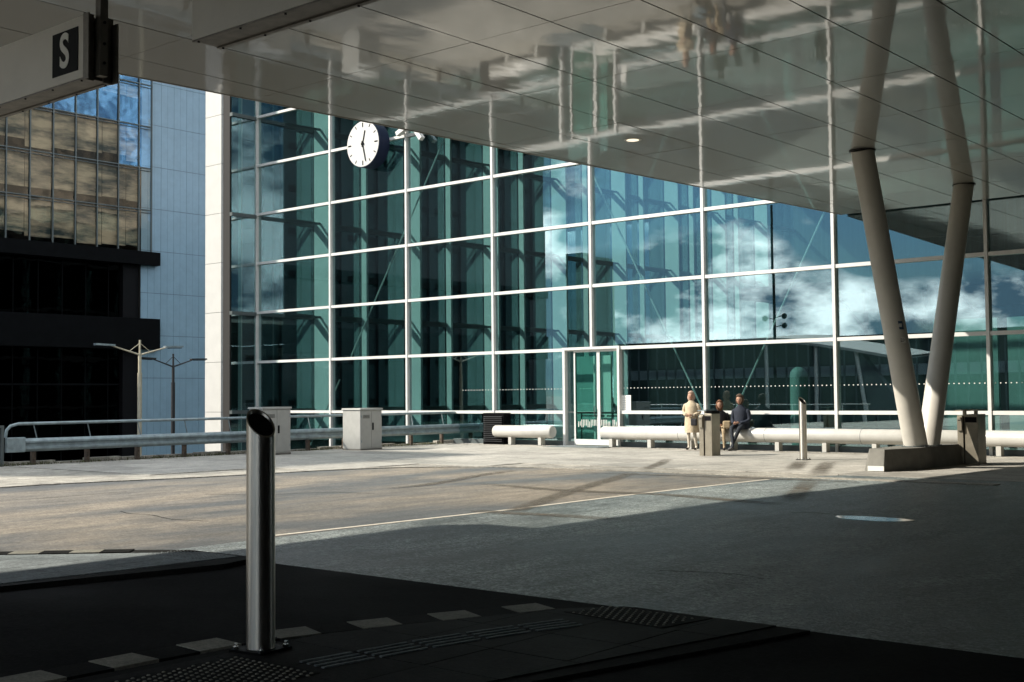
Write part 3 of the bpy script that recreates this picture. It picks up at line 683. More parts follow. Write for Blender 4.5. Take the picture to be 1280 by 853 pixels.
MB().prism(pt, 0, .46, ptt).build('block', 'concrete', pli, bevel=.012)
MB().box(-10.52, -10.18, 23.585, 23.62, .03, .13).build('label_plate', 'print_white', pli)

# ------------------------------------------------------------------ hanging signs
def sign_box(x0, x1, ybase, z0, z1, label, with_s):
    r = root('hanging_sign', ((x0+x1)/2, ybase, CZ), label, 'sign')
    t = .30
    MB().box(x0, x1, ybase, ybase+.02, z0, z1).box(x0, x1, ybase+t-.02, ybase+t, z0, z1).box(x0, x1, ybase+.02, ybase+t-.02, z1-.03, z1).build('housing', 'sign_white', r, bevel=.004)
    MB().box(x0, x1-.002, ybase+.02, ybase+t-.02, z0-.004, z0+.04).build('bottom_rail', 'sign_metal', r)
    MB().box(x0, x1-.002, ybase+.004, ybase+.045, z0-.016, z0-.001).build('edge_trim', 'sign_metal', r)
    MB().box(x0, x1-.002, ybase+t-.05, ybase+t-.004, z0-.016, z0-.001).build('edge_trim', 'sign_metal', r)
    xx = x0+.5 if not with_s else x1-.06
    for k in range(6):
        px = x0+.06+k*(x1-x0-.12)/5
        for py in (ybase+.025, ybase+t-.028): MB().tube([(px, py, z0-.026), (px, py, z0-.016)], .010, 8).build('bolt', 'black', r)
    return r
sg = sign_box(-12.9, -10.21, 6.0, 4.58, 5.16, 'white hanging sign box with a black square letter S', True)
MB().box(-10.74, -10.29, 5.993, 6.0, 4.66, 5.07).build('letter_panel', 'sign_black', sg)
fc = bpy.data.curves.new('letter', 'FONT'); fc.body = 'S'; fc.size = .50; fc.extrude = .002; fc.offset = .012; fc.align_x = 'CENTER'; fc.align_y = 'CENTER'
fo = bpy.data.objects.new('tmp', fc); COL.objects.link(fo); bpy.context.view_layer.update()
me = bpy.data.meshes.new_from_object(fo.evaluated_get(bpy.context.evaluated_depsgraph_get())); bpy.data.objects.remove(fo)
me.name = 'letter'; me.materials.clear(); me.materials.append(M['print_white'])
lt = bpy.data.objects.new('letter', me); COL.objects.link(lt); lt.parent = sg; lt.location = Vector((-10.52, 5.990, 4.865))-sg.location; lt.rotation_euler = (PI/2, 0, 0); lt.scale = (.74, .90, 1)
# end bracket: two channels and the post
eb = MB().box(-10.208, -10.19, 6.0, 6.10, 4.56, 5.18).box(-10.208, -10.19, 6.20, 6.30, 4.56, 5.18).box(-10.19, -10.12, 6.0, 6.015, 4.56, 5.17).build('end_bracket', 'sign_metal', sg)
MB().box(-10.19, -10.10, 6.285, 6.30, 4.56, 5.12).build('end_bracket', 'sign_metal', sg)
MB().box(-10.185, -10.10, 6.11, 6.19, 4.60, CZ-.004).build('post', 'sign_metal', sg)
for z in (4.72, 4.90, 5.10): MB().tube([(-10.10, 6.15, z), (-10.088, 6.15, z)], .014, 8).build('bolt', 'black', sg)
sg2 = sign_box(-8.52, -5.6, 6.0, 4.59, 5.16, 'plain beige hanging sign box cut by the top edge of the photo', False)
MB().box(-8.4, -8.32, 6.11, 6.19, 5.16, CZ-.004).build('post', 'sign_metal', sg2)
MB().box(-5.8, -5.72, 6.11, 6.19, 5.16, CZ-.004).build('post', 'sign_metal', sg2)

# ------------------------------------------------------------------ wall clock and bracket lamp
ck = root('wall_clock', (-32.93, FY-.5, 10.93), 'round white wall clock in dark blue drum high on the glass hall', 'clock')
def cyl_y(c, r, y0, y1, seg=40): return MB().tube([(c[0], y0, c[1]), (c[0], y1, c[1])], r, seg)
CC = (-32.93, 10.93)
cyl_y(CC, .87, FY-.64, FY-.12).build('drum', 'clock_body', ck)
cyl_y(CC, .845, FY-.652, FY-.64).build('face', 'clock_face', ck)
hb = cyl_y(CC, .07, FY-.685, FY-.652, 16).build('hub', 'blackmetal', ck)
for k in range(12):
    a = k*PI/6; l = .17 if k % 3 == 0 else .12
    d = Vector((math.sin(a), 0, math.cos(a))); c = Vector((CC[0], FY-.655, CC[1]))
    MB().bar(c+d*(.79-l), c+d*.79, .05 if k % 3 == 0 else .035, .006, (0, 1, 0)).build('hour_mark', 'blackmetal', ck)
for a, l, w, yy in ((math.radians(14), .50, .055, .662), (math.radians(166), .68, .04, .672)):
    d = Vector((math.sin(a), 0, math.cos(a))); c = Vector((CC[0], FY-yy, CC[1]))
    MB().bar(c-d*.12, c+d*l, w, .006, (0, 1, 0)).build('hand', 'blackmetal', ck)
MB().bar((CC[0], FY-.13, CC[1]), (CC[0], FY-.0, CC[1]), .2).build('bracket', 'clock_body', ck)
fb = root('bracket_lamp', (-31.2, FY-.3, 11.1), 'folded white bracket arm beside the clock high on the glass hall', 'bracket')
pts = [(-31.45, 11.12), (-30.98, 11.32), (-30.62, 11.30), (-30.22, 10.78)]
for (a, b), n_, m_ in zip(zip(pts[:-1], pts[1:]), ('arm', 'knee', 'head'), ('mullion',)*3):
    MB().bar((a[0], FY-.32, a[1]), (b[0], FY-.32, b[1]), .18, .16, (0, 0, 1)).build(n_, m_, fb)
MB().bar((-31.3, FY-.26, 11.15), (-31.3, FY-.1, 11.15), .08).build('fixing', 'mullion', fb)

# ------------------------------------------------------------------ bollards
def bollard(loc, label, h=1.52, r=.089, plate=True):
    b = root('bollard', loc, label, 'bollard', 'steel bollards with slanted tops')
    seg = 40; v = []; f = []
    top = lambda a, rr: h-.10-.42*0+rr/r*.085*math.cos(a-math.radians(-8))*-1 
    rings = []
    def ring(rr, zf):
        s0 = len(v)
        for k in range(seg):
            a = 2*PI*k/seg; v.append((rr*math.cos(a), rr*math.sin(a), zf(a, rr)))
        return s0
    ca = math.radians(-18)     # the low side of the slant, towards the viewer's right
    zt = lambda a, rr: h-.105-1.0*rr*math.cos(a-ca)
    r0 = ring(r, lambda a, rr: .0); r1 = ring(r, zt); r2_ = ring(r-.009, lambda a, rr: zt(a, rr)+.0); r3 = ring(r-.009, lambda a, rr: zt(a, rr)-.10)
    for A, B in ((r0, r1), (r1, r2_), (r2_, r3)):
        for k in range(seg): k2 = (k+1) % seg; f.append((A+k, A+k2, B+k2, B+k))
    m = MB(); m.v = v; m.f = f; m.sm = True
    m.build('tube', 'steel', b, off=(0, 0, 0))
    c = MB(); cv = [(( r-.010)*math.cos(2*PI*k/seg), (r-.010)*math.sin(2*PI*k/seg), zt(2*PI*k/seg, r-.010)-.018) for k in range(seg)]
    c.v = cv+[(x, y, z-.004) for x, y, z in cv]; c.f = [tuple(range(seg)), tuple(range(2*seg-1, seg-1, -1))]+[(k, seg+k, seg+(k+1) % seg, (k+1) % seg) for k in range(seg)]
    c.build('cap', 'black', b, off=(0, 0, 0))
    if plate:
        p = MB().box(-.135, .135, -.135, .135, .0, .016)  .build('base_plate', 'blackmetal', b, off=(0, 0, 0))
        for sx in (-1, 1):
            for sy in (-1, 1): MB().tube([(sx*.108, sy*.108, .016), (sx*.108, sy*.108, .05)], .011, 6).prism(disc((sx*.108, sy*.108), .02, 6), .016, .032).build('bolt', 'bolt', p, off=(0, 0, 0))
    return b
bollard((-6.19, 4.88, .031), 'tall brushed steel bollard with slanted black top in the near foreground').rotation_euler.z = .12
bollard((-13.63, 26.95, .014), 'steel bollard standing on the sunlit forecourt beside the V column')

# ------------------------------------------------------------------ tube benches
def bench(x0, x1, label, legs, wx=.0):
    b = root('tube_bench', ((x0+x1)/2, 30.78, .012), label, 'bench', 'tube benches along the glass front')
    MB().tube([(x0, 30.78, .45), (x0+.03, 30.78, .45), (x1-.03, 30.78, .45), (x1, 30.78, .45)], [.185, .20, .20, .185], 32).build('seat_tube', 'bench', b)
    for x in legs:
        lg_ = MB().box(x-.06, x+.06, 30.67, 30.89, .012, .27).build('leg', 'bench', b)
        MB().box(x-.085, x+.085, 30.64, 30.92, .012, .022).build('foot_plate', 'steel_dark', lg_)
    xx_ = x0+2.82
    while xx_ < x1-.5:
        MB().tube([(xx_-.006, 30.78, .45), (xx_+.006, 30.78, .45)], .2015, 32).build('joint', 'steel_dark', b); xx_ += 2.82
    return b
bench(-26.7, -24.28, 'short white tube bench left of the glass doors', (-26.0, -24.75))
bench(-22.3, -11.1, 'long white tube bench with people sitting right of the doors', [-21.95+1.41*k for k in range(8)])
bench(-10.95, -2.0, 'grey shaded tube bench at the right behind the litter bin', [-10.3+1.41*k for k in range(5)])

# ------------------------------------------------------------------ litter bins
def litter(x, y, w, d, h, label, twin=False):
    b = root('litter_bin', (x, y, .012), label, 'litter bin', 'metal litter bins')
    MB().box(-w/2, -w/2+.13, -d/2-.03, d/2, 0, h-.13).build('front_column', 'litter_bin', b, off=(0, 0, 0), bevel=.006)
    MB().box(-w/2+.145, w/2, -d/2, d/2, 0, h-.10).build('body', 'litter_bin', b, off=(0, 0, 0), bevel=.006)
    MB().box(-w/2+.13, -w/2+.145, -d/2+.02, d/2-.02, .02, h-.15).build('gap', 'black', b, off=(0, 0, 0))
    ab = MB().box(-w/2+.015, -w/2+.115, -d/2-.075, -d/2-.03, h-.46, h-.17).build('ash_box', 'litter_bin', b, off=(0, 0, 0), bevel=.004)
    MB().box(-w/2+.035, -w/2+.095, -d/2-.078, -d/2-.0755, h-.24, h-.22).build('slot', 'black', ab, off=(0, 0, 0))
    MB().box(-w/2+.16, w/2-.02, -d/2-.003, -d/2-.0005, h-.28, h-.16).build('opening', 'black', b, off=(0, 0, 0))
    for px in ((-w/2+.07, w/2-.12) if twin else (-w/2+.07,)):
        MB().box(px-.03, px+.03, -.04, .04, h-.13, h-.02).build('lid_post', 'litter_bin', b, off=(0, 0, 0))
        MB().hexa([(px-.13, -d/2, h-.03), (px+.13, -d/2, h-.02), (px+.13, d/2, h-.02), (px-.13, d/2, h-.03), (px-.13, -d/2, h-.01), (px+.13, -d/2, h+.01), (px+.13, d/2, h+.01), (px-.13, d/2, h-.01)]).build('lid', 'galv' if not twin else 'litter_bin', b, off=(0, 0, 0))
    if not twin: MB().box(-w/2+.2, w/2, -d/2, d/2, h-.10, h-.02).build('lid', 'blackmetal', b, off=(0, 0, 0))
    return b
litter(-16.66, 27.72, .36, .42, 1.19, 'bronze metal litter bin in the sun in front of the standing woman')
litter(-9.75, 27.35, .44, .5, 1.2, 'dark shaded litter bin with two lids right of the V column', True)

# ------------------------------------------------------------------ cabinets
def cabinet(x0, x1, y0, y1, h, label, plain=False):
    c = root('utility_cabinet', ((x0+x1)/2, (y0+y1)/2, .012), label, 'cabinet', 'grey utility cabinets at the railing')
    MB().box(x0, x1, y0, y1, .012, h-.05).build('body', 'cabinet', c, bevel=.008)
    MB().prism([(x0-.03, y0-.03), (x1+.03, y0-.03), (x1+.03, y1+.03), (x0-.03, y1+.03)], h-.05, h, [(x0-.02, y0-.02), (x1+.02, y0-.02), (x1+.02, y1+.02), (x0-.02, y1+.02)]).build('lid', 'cabinet', c)
    ymid = (y0+y1)/2
    for a, b in ((y0+.02, ymid-.006), (ymid+.006, y1-.02)):
        d = MB().box(x1, x1+.014, a, b, .09, h-.09).build('door', 'cabinet', c)
    MB().box(x1+.014, x1+.028, ymid+.03, ymid+.085, .62, .84).build('handle', 'black', d)
    for z in (.25, h-.28):
        for yy in (y0+.03, y1-.045): MB().box(x1+.014, x1+.026, yy, yy+.015, z, z+.07).build('hinge', 'galv', c)
    for k in range(5): MB().box(x1+.0145, x1+.019, y0+.10, ymid-.08, h-.30+k*.022, h-.292+k*.022).build('vent_slot', 'black', c)
    MB().box(x0-.005, x1+.005, y0-.005, y1+.005, .012, .06).build('plinth', 'concrete', c)
cabinet(-28.05, -27.27, 25.23, 26.12, 1.28, 'grey two door cabinet with sunlit narrow side by the railing')
cabinet(-27.95, -27.35, 21.62, 22.62, 1.36, 'pale grey cabinet partly hidden behind the near bollard')
vb = root('louvre_box', (-26.6, 31.0, .012), 'black louvred ventilation box beside the short white bench', 'vent box')
MB().box(-27.25, -26.35, 30.78, 31.15, .012, 1.05).build('body', 'blackmetal', vb)
for k in range(14): MB().hexa([(-27.2, 30.77, .12+k*.062), (-26.4, 30.77, .12+k*.062), (-26.4, 30.73, .10+k*.062), (-27.2, 30.73, .10+k*.062), (-27.2, 30.77, .135+k*.062), (-26.4, 30.77, .135+k*.062), (-26.4, 30.73, .115+k*.062), (-27.2, 30.73, .115+k*.062)]).build('louvre', 'dark', vb)

# ------------------------------------------------------------------ guard rail
gr = root('guard_rail', (-28.75, 24, .012), 'galvanised guard rail with tubular handrail along the forecourt edge', 'railing')
def beam(y0, y1, x):
    prof = [(0, .34), (.03, .36), (.075, .40), (.075, .44), (.02, .48), (.02, .52), (.075, .56), (.075, .60), (.03, .65), (0, .665)]
    m = MB(); n = len(prof); m.v = [(x+px, y0, pz) for px, pz in prof]+[(x+px, y1, pz) for px, pz in prof]+[(x+px-.006, y0, pz) for px, pz in prof]+[(x+px-.006, y1, pz) for px, pz in prof]
    for k in range(n-1): m.f += [(k, k+1, n+k+1, n+k), (2*n+k+1, 2*n+k, 3*n+k, 3*n+k+1)]
    m.f += [(0, n, 3*n, 2*n), (n-1, 3*n-1, 4*n-1, 2*n-1)]
    return m
ys_ = [15.4, 18.9, 22.4, 25.9, 29.4, 32.3]
for a, b in zip(ys_[:-1], ys_[1:]): beam(a+.003, b-.003, -28.85).build('beam', 'galv', gr)
MB().box(-28.86, -28.74, 14.93, 15.42, .335, .70).build('end_piece', 'galv', gr, bevel=.02)
MB().box(-28.86, -28.75, 32.28, 32.5, .335, .67).build('end_piece', 'galv', gr, bevel=.02)
MB().tube([(-28.9, 14.97, .7), (-28.9, 15.0, .88), (-28.9, 15.1, .98), (-28.9, 15.3, 1.03), (-28.9, 24, 1.05), (-28.9, 31.5, 1.06), (-28.9, 32.2, 1.0), (-28.9, 32.5, .82), (-28.9, 32.55, .66)], .038, 12).build('handrail', 'galv', gr)
y = 15.7
while y < 32.4:
    MB().box(-28.96, -28.86, y-.05, y+.05, .0, .62).build('post', 'post_rust', gr)
    MB().bar((-28.9, y+.1, .63), (-28.9, y, 1.02), .035, .012).build('bracket', 'galv', gr)
    y += 1.48
fp = root('fence_panel', (-28.8, 14.0, 0), 'dark framed fence panel at the far left end of the guard rail', 'fence')
MB().box(-28.85, -28.79, 14.82, 14.88, 0, 1.0).build('post', 'steel_dark', fp)
MB().box(-28.85, -28.79, 12.6, 14.82, .94, 1.0).build('rail', 'steel_dark', fp)
MB().box(-28.85, -28.79, 12.6, 14.82, .10, .16).build('rail', 'steel_dark', fp)
for k in range(14): MB().box(-28.83, -28.81, 12.7+k*.15, 12.72+k*.15, .16, .94).build('bar', 'steel_dark', fp)
# weeds and litter at the foot of the rail
random.seed(5)
wd = MB()
for k in range(1500):
    c = random.choice((15.2, 15.8, 17.4, 19.1, 20.3, 21.3, 22.9, 24.9, 27.2, 28.6, 29.8)); y = c+random.gauss(0, .35); x = -28.9+random.gauss(.0, .12)
    h = random.uniform(.02, .10); a = random.uniform(0, PI); w = .012
    dx, dy = math.cos(a)*w, math.sin(a)*w; lx, ly = random.uniform(-.05, .05), random.uniform(-.05, .05)
    b = len(wd.v); wd.v += [(x-dx, y-dy, .012), (x+dx, y+dy, .012), (x+lx, y+ly, .012+h)]; wd.f.append((b, b+1, b+2))
gt = MB()
for k in range(420):
    x = random.uniform(-28.6, -27.6) if k % 2 else random.uniform(-28, -10); y = random.uniform(15, 30) if k % 2 else 30.55+random.gauss(0, .12)
    r = random.uniform(.006, .02); gt.prism(disc((x, y), r, 5), .016, .016+r*.8, disc((x, y), r*.4, 5))
tag(gt.build('grit', 'kerb'), 'small grit and crumbs scattered on the forecourt paving edges', 'grit', kind='stuff')
tag(wd.build('weeds', 'weed'), 'low brown green weeds growing along the foot of the guard rail', 'weeds', kind='stuff')

# ------------------------------------------------------------------ street lamps beyond the rail
def lamp(x, y, ztop, half, label, m, yawd):
    r = root('street_lamp', (x, y, -5), label, 'street lamp', 'double arm street lamps below the forecourt')
    d = Vector((math.cos(yawd), math.sin(yawd), 0)); o = Vector((x, y, 0))
    MB().tube([(x, y, -5), (x, y, ztop-1.1)], .075, 12).tube([(x, y, ztop-1.1), (x, y, ztop-.45)], .055, 12).tube([(x, y, ztop-.45), (x, y, ztop)], .035, 8).build('pole', m, r)
    for s in (-1, 1):
        a = o+Vector((0, 0, ztop-.5)); b = o+d*s*half+Vector((0, 0, ztop-.20))
        MB().tube([a, b], [.032, .022], 8).build('arm', m, r)
        MB().tube([o+Vector((0, 0, ztop-.1)), o+d*s*half*.35+Vector((0, 0, ztop-.38))], .012, 6).build('stay', m, r)
        hd = MB().bar(b-d*s*.15, b+d*s*.55+Vector((0, 0, .02)), .17, .06).build('lamp_head', 'galv' if m == 'cream_post' else m, r)
        MB().bar(b+d*s*.0+Vector((0, 0, -.045)), b+d*s*.5+Vector((0, 0, -.03)), .13, .02).build('lens', 'blackmetal', hd)
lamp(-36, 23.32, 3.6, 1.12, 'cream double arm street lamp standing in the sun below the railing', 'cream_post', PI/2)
lamp(-40.2, 27.5, 3.35, .95, 'double arm street lamp with shade painted on as dark colour before the blue wall', 'dark', PI/2)  # stands in the sun; its shade is put into the dark paint

# ------------------------------------------------------------------ people
def skin_mesh(name, pts, edges, rads, m, parent, sub=2):
    me = bpy.data.meshes.new(name); me.from_pydata(pts, edges, []); o = bpy.data.objects.new(name, me); COL.objects.link(o)
    sk = o.modifiers.new('skin', 'SKIN'); sk.use_smooth_shade = True
    for i, r in enumerate(rads): me.skin_vertices[0].data[i].radius = (r, r) if not isinstance(r, tuple) else r
    me.skin_vertices[0].data[0].use_root = True
    ss = o.modifiers.new('sub', 'SUBSURF'); ss.levels = sub; ss.render_levels = sub
    bpy.context.view_layer.update()
    nm = bpy.data.meshes.new_from_object(o.evaluated_get(bpy.context.evaluated_depsgraph_get()))
    bpy.data.objects.remove(o); bpy.data.meshes.remove(me); nm.name = name; nm.materials.clear(); nm.materials.append(m); nm.shade_smooth()
    q = bpy.data.objects.new(name, nm); COL.objects.link(q); q.parent = parent
    return q
def chain(segs):
    """segs: list of (list of (pt, r)), each later chain starts at an index of the joint list"""
    pts, rad, ed = [], [], []
    for st, lst in segs:
        prev = st
        for p, r in lst:
            pts.append(p); rad.append(r); i = len(pts)-1
            if prev is not None: ed.append((prev, i))
            prev = i
    return pts, ed, rad
def hand(wrist, dirv, side, parent):
    d = Vector(dirv).normalized(); w = Vector(wrist); s = Vector(side).normalized()
    segs = [(None, [(tuple(w), .022), (tuple(w+d*.05), .026), (tuple(w+d*.085), .026)])]
    n = 3
    for k, l in enumerate((.06, .072, .066, .052)):
        o_ = s*(.024-.016*k); a = w+d*.09+o_; dn = d.cross(s)
        segs.append((2, [(tuple(a+d*.02), .0095), (tuple(a+d*(.02+l*.5)+dn*.008), .0085), (tuple(a+d*(.02+l*.8)+dn*.026), .0075)]))
    segs.append((1, [(tuple(w+d*.055+s*.035), .011), (tuple(w+d*.085+s*.05), .009)]))
    p, e, r = chain(segs); return skin_mesh('hand', p, e, r, CL['skin'], parent, 1)
def head(c, r, yawh, hairm, parent, style):
    """head with face and hair; c = centre, looks along -Y turned by yawh"""
    R = Matrix.Rotation(yawh, 4, 'Z'); C0 = Vector(c)
    T = lambda p: tuple(C0+(R @ Vector(p)))
    seg, rings = 18, 14; m = MB(); m.sm = True
    for i in range(rings+1):
        a = PI*i/rings-PI/2
        for k in range(seg):
            t = 2*PI*k/seg; x = math.cos(a)*math.cos(t); y = math.cos(a)*math.sin(t); z = math.sin(a)
            wz = 1-.28*max(0, -z)**1.3; X = x*r*.78*wz; Y = y*r*.92*wz; Z = z*r*1.18
            if y < 0:
                fr = max(0, 1-abs(x)/.25)
                Y -= .022*fr*math.exp(-((z+.10)/.16)**2)+.010*fr*math.exp(-((z+.82)/.15)**2)     # nose, chin
                Y += .012*math.exp(-((abs(x)-.34)/.14)**2)*math.exp(-((z-.08)/.10)**2)            # eye sockets
            m.v.append(T((X, Y, Z)))
    for i in range(rings):
        for k in range(seg): k2 = (k+1) % seg; m.f.append((i*seg+k, i*seg+k2, (i+1)*seg+k2, (i+1)*seg+k))
    h = m.build('head', CL['skin'], parent, off=(0, 0, 0))
    for sx in (-1, 1):
        MB().ball(T((sx*.034, -r*.84, .010)), .010, 8, 6).build('eye', CL['blackc'], h, off=(0, 0, 0))
        MB().ball(T((sx*r*.79, .005, -.005)), .022, 8, 6, (.5, .8, 1.3)).build('ear', CL['skin'], h, off=(0, 0, 0))
    MB().ball(T((0, -r*.87, -.055)), .020, 8, 6, (1.2, .4, .35)).build('mouth', CL['lips'], h, off=(0, 0, 0))
    hm = MB(); hm.sm = True; hr = r*(1.26 if style == 'short' else 1.18)
    for i in range(rings+1):
        a = PI*i/rings-PI/2
        for k in range(seg):
            t = 2*PI*k/seg; x = math.cos(a)*math.cos(t); y = math.cos(a)*math.sin(t); z = math.sin(a)
            f = 1+.06*math.sin(7*t+3*a)+.04*math.sin(13*t)
            X, Y, Z = x*hr*.86*f, y*hr*.98*f, z*hr*1.16
            if y < -.25 and z < .52: X, Y, Z = x*hr*.66, -r*.35, Z*.6         # open for the face
            if style in ('long', 'scarf') and z < -.2 and y > -.3: Z = Z*1.35; X *= 1.12
            hm.v.append(T((X, Y+.006, Z+.012)))
    for i in range(rings):
        for k in range(seg): k2 = (k+1) % seg; hm.f.append((i*seg+k, i*seg+k2, (i+1)*seg+k2, (i+1)*seg+k))
    hm.build('hair' if style != 'scarf' else 'headscarf', hairm, h, off=(0, 0, 0))
    return h

# standing woman, beige coat
pw = root('person', (-18.80, 30.28, .014), 'person standing in a beige knee length coat and cream trousers with a dark handbag', 'person')
pw.rotation_euler.z = math.radians(12)
segs = [(None, [((0, .0, .90), .12), ((0, 0, 1.08), .105), ((0, .01, 1.24), .125), ((0, .01, 1.36), .07), ((0, .0, 1.42), .045)]),
        (0, [((-.085, -.0, .82), .085), ((-.09, -.02, .46), .055), ((-.095, .02, .09), .038), ((-.10, -.10, .035), .034)]),
        (0, [((.085, 0, .82), .085), ((.10, -.04, .46), .055), ((.13, .02, .09), .038), ((.15, -.10, .035), .034)]),
        (2, [((-.18, .01, 1.30), .058), ((-.225, .03, 1.08), .045), ((-.10, -.15, 1.00), .035)]),
        (2, [((.18, .01, 1.30), .058), ((.225, .03, 1.08), .045), ((.10, -.16, 1.00), .035)])]
skin_mesh('body', *chain(segs), CL['cream'], pw)
head((0, -.01, 1.545), .105, 0, CL['scarf'], pw, 'scarf')
ct = MB(); ct.sm = True; sg_ = 24
prof = [(.50, .225, .185), (.62, .215, .175), (.80, .20, .16), (.98, .185, .14), (1.10, .18, .135), (1.22, .19, .13), (1.32, .175, .11), (1.39, .09, .075), (1.42, .07, .065)]
for z, rx, ry in prof:
    for k in range(sg_):
        a = 2*PI*k/sg_; fo_ = 1+.045*math.sin(5*a+z*3)*(1.4-z); ct.v.append((rx*math.cos(a)*fo_, ry*math.sin(a)*fo_, z))
for i in range(len(prof)-1):
    for k in range(sg_): k2 = (k+1) % sg_; ct.f.append((i*sg_+k, i*sg_+k2, (i+1)*sg_+k2, (i+1)*sg_+k))
ct.build('coat', CL['beige'], pw, off=(0, 0, 0))
for s in (-1, 1):
    skin_mesh('sleeve', *chain([(None, [((s*.15, .01, 1.33), .07), ((s*.205, .015, 1.24), .072), ((s*.24, .03, 1.07), .06), ((s*.17, -.09, 1.02), .052), ((s*.10, -.16, 1.0), .05)])]), CL['beige'], pw, 1)
    hand((s*.085, -.175, 1.0), (-s*.7, -.45, -.1), (0, -.3, 1), pw)
    MB().ball((s*.12-.0, -.06, .04), .05, 10, 6, (.85, 2.0, .75)).build('shoe', CL['darkshoe'], pw, off=(0, 0, 0))
MB().box(.07, .25, -.30, -.20, .70, .90).build('handbag', CL['blackc'], pw, off=(0, 0, 0), bevel=.03)
MB().tube([(.09, -.25, .9), (.13, -.24, 1.03), (.20, -.24, 1.03), (.23, -.25, .9)], .010, 6).build('bag_strap', CL['blackc'], pw, off=(0, 0, 0))

def sitter(loc, rz, label, top, legs, hair, style, seatz=.64, lean=-.05, crossed=True, scale=1., headyaw=0., shoe='shoe'):
    p = root('person', loc, label, 'person'); p.rotation_euler.z = rz; p.scale = (scale,)*3
    Z = seatz+.11; L_ = lean
    kl, kr = (-.10, -.42, seatz+.03), (.12, -.40, seatz-.0)
    fl, fr = ((.05, -.62, .13), (-.04, -.56, .10)) if crossed else ((-.12, -.50, .10), (.14, -.52, .10))
    segs = [(None, [((0, .0, Z), .145), ((0, L_*.3, Z+.18), .125), ((0, L_*.7, Z+.36), .145), ((0, L_, Z+.49), .075), ((0, L_*1.2-.01, Z+.555), .047)]),
            (0, [((-.09, -.08, Z-.01), .095), (kl, .065), (((kl[0]+fl[0])/2, (kl[1]+fl[1])/2, .36), .05), (fl, .035), ((fl[0]+.01, fl[1]-.11, fl[2]-.03), .03)]),
            (0, [((.09, -.08, Z-.01), .095), (kr, .065), (((kr[0]+fr[0])/2, (kr[1]+fr[1])/2, .34), .05), (fr, .035), ((fr[0]-.01, fr[1]-.11, fr[2]-.03), .03)])]
    skin_mesh('body', *chain(segs), CL[legs], p)
    head((0, L_*1.4-.02, Z+.68), .108, headyaw, hair, p, style)
    jk = MB(); jk.sm = True; sg2_ = 24
    pr_ = [(Z-.13, .215, .19, 0), (Z, .225, .185, 0), (Z+.16, .205, .16, L_*.3), (Z+.32, .215, .15, L_*.6), (Z+.43, .19, .125, L_*.8), (Z+.50, .10, .09, L_), (Z+.545, .075, .072, L_*1.1)]
    for z, rx, ry, yo in pr_:
        for k in range(sg2_): a = 2*PI*k/sg2_; fo_ = 1+.03*math.sin(6*a+z*9); jk.v.append((rx*math.cos(a)*fo_, yo+ry*math.sin(a)*fo_, z))
    for i in range(len(pr_)-1):
        for k in range(sg2_): k2 = (k+1) % sg2_; jk.f.append((i*sg2_+k, i*sg2_+k2, (i+1)*sg2_+k2, (i+1)*sg2_+k))
    jk.build('jacket', CL[top], p, off=(0, 0, 0))
    for s in (-1, 1):
        skin_mesh('sleeve', *chain([(None, [((s*.17, L_*.8, Z+.43), .075), ((s*.225, L_*.6, Z+.34), .072), ((s*.26, -.03, Z+.13), .062), ((s*.18, -.19, Z+.06), .052), ((s*.09, -.27, Z+.06), .046)])]), CL[top], p, 1)
        hand((s*.075, -.285, Z+.06), (-s*.6, -.6, -.15), (0, -.2, 1), p)
    for q in (fl, fr): MB().ball((q[0], q[1]-.07, q[2]-.05), .052, 10, 6, (.85, 2.3, .85)).build('shoe', CL[shoe], p, off=(0, 0, 0))
    return p
sitter((-17.42, 30.72, .012), math.radians(2), 'person in navy jacket and dark trousers sitting cross legged on the long bench', 'navy', 'trousers', CL['greyhair'], 'short', .60, -.06, True, 1.03, math.radians(8))
pb = sitter((-18.12, 30.74, .012), math.radians(26), 'person with long brown hair in black jacket sitting behind the litter bin', 'blackc', 'khaki', CL['brownhair'], 'long', .60, -.16, False, .93, math.radians(14), 'darkshoe')
MB().box(.10, .34, -.46, -.22, .66, .90).build('shoulder_bag', CL['khaki'], pb, off=(0, 0, 0), bevel=.04)

# ------------------------------------------------------------------ behind the camera: what the glass front mirrors
shade_tower = root('tower_block', (-85, -25, -5), 'unseen slab tower added left of the viewer to shade the guard rail strip', 'building')  # out of view, added so its shadow covers the guard rail strip
MB().box(-95, -73.8, -30, -20, -5, 49.6).build('core', 'tower_dark', shade_tower)
for k in range(14): MB().box(-95, -73.8, -20, -19.8, -2+k*3.6, -1.2+k*3.6).build('floor_band', 'tower_band', shade_tower)
bk = root('apartment_slab', (-82, 110, -5), 'long dark building seen dimly through the side wall of the glass hall', 'building')
MB().box(-90, -80, 58, 175, -5, 33).build('core', 'tower_dark', bk)
for k in range(52): MB().box(-80, -79.7, 58.4+k*2.2, 59.1+k*2.2, -5, 33).build('pier', 'tower_dark', bk)
for k in range(9): MB().box(-80, -79.85, 58, 175, 1+k*3.6, 1.5+k*3.6).build('floor_band', 'black', bk)
t2 = root('tower_block', (-77.8, -43, -5), 'narrow dark tower mirrored beside the tall block in the glass front', 'building')
MB().box(-79.0, -76.9, -46, -40.0, -5, 16.6).build('core', 'tower_dark', t2)
for k in range(8): MB().box(-79.0, -76.9, -40.0, -39.93, -1+k*2.1, -.2+k*2.1).build('floor_band', 'tower_band', t2)
lb_ = root('long_low_building', (-55, -50, 0), 'long low dark building with pale band mirrored in the glass front', 'building')
MB().box(-77, -20, -56, -45, -5, 6.6).build('core', 'tower_dark', lb_)
MB().box(-77, -20, -45, -44.8, 3.3, 4.3).build('pale_band', 'pale_band', lb_)
MB().box(-77, -20, -45.2, -44.4, 6.6, 6.95).build('roof', 'black', lb_)
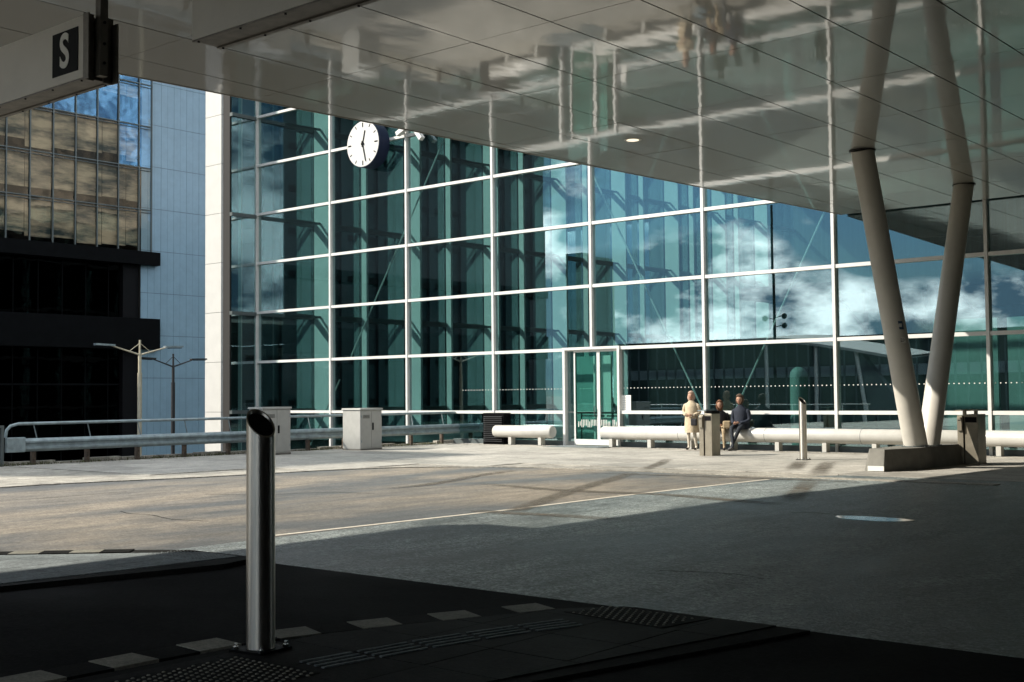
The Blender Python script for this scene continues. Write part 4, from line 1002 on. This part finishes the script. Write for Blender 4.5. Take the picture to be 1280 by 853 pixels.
for k in range(48): MB().box(-76.5+k*1.15-.06, -76.5+k*1.15+.06, -44.8, -44.6, -1, 6.6).build('pier', 'tower_band', lb_)
wr = root('wave_roof', (-47, -30, 0), 'pale wavy roof on slanted struts mirrored in the glass front', 'roof')
wv = MB(); n = 30
for i in range(n+1):
    t = i/n; x = -55+16.5*t; z = 6.05-.1*t+.22*math.sin(t*5)-1.25*t*t*t
    wv.v += [(x, -29.5, z), (x, -37, z+.5), (x, -29.5, z-.22), (x, -37, z+.28)]
for i in range(n):
    b = 4*i; wv.f += [(b, b+4, b+5, b+1), (b+2, b+3, b+7, b+6), (b, b+2, b+6, b+4), (b+1, b+5, b+7, b+3)]
wv.sm = True; wv.build('roof_sheet', 'roof_pale', wr)
for a, b in (((-45.5, 5.6), (-45.5, -1)), ((-42.2, 5.2), (-41.2, -1)), ((-50, 5.8), (-50, -1))): MB().tube([(a[0], -30, a[1]), (b[0], -30, b[1])], .16, 10).build('strut', 'mullion', wr)
MB().hexa([(-41.1, -30.2, 0), (-38, -30.2, 0), (-38, -31, 0), (-41.1, -31, 0), (-42.1, -30.2, 5.0), (-41.9, -30.2, 5.0), (-41.9, -31, 5.0), (-42.1, -31, 5.0)]).build('side_sheet', 'tower_band', wr)
ms = root('floodlight_mast', (-43.9, -20, -5), 'tall slender floodlight mast mirrored against clouds in the glass front', 'mast')
MB().tube([(-43.9, -20, -5), (-43.9, -20, 15.8)], [.14, .09], 10).build('pole', 'black', ms)
for s, z in ((-1, 7.1), (1, 7.2), (1, 6.5)): MB().bar((-43.9, -20, z), (-43.9+s*.7, -20, z+.15), .06).ball((-43.9+s*.8, -20, z+.1), .22, 8, 6).build('floodlight', 'black', ms)
rl = root('far_railing', (-40, -4, 0), 'white post railing mirrored low in the glass front', 'railing')
for z in (1.02, .55): MB().tube([(-50, -4, z), (-29.5, -4, z)], .03, 8).build('rail', 'mullion', rl)
for k in range(14): MB().bar((-49.8+k*1.55, -4, -.9), (-49.8+k*1.55, -4, 1.02), .05).build('post', 'mullion', rl)
# unseen dark walls added behind and beside the camera to block skylight
sb = root('sky_blocker', (4, -10, 0), 'unseen dark wall added behind the viewer to block skylight', 'building')
MB().box(4, 14.4, -10.0, -9.5, 0, CZ).build('rear_blocker', 'dark', sb)
MB().box(14.0, 14.4, -9.5, FY-.3, 0, CZ).build('side_blocker', 'dark', sb)
for k in range(3): MB().box(4.6+k*3.1, 6.4+k*3.1, -9.5, -9.44, .3, 3.4).build('blocker_window', 'dark_glass', sb)
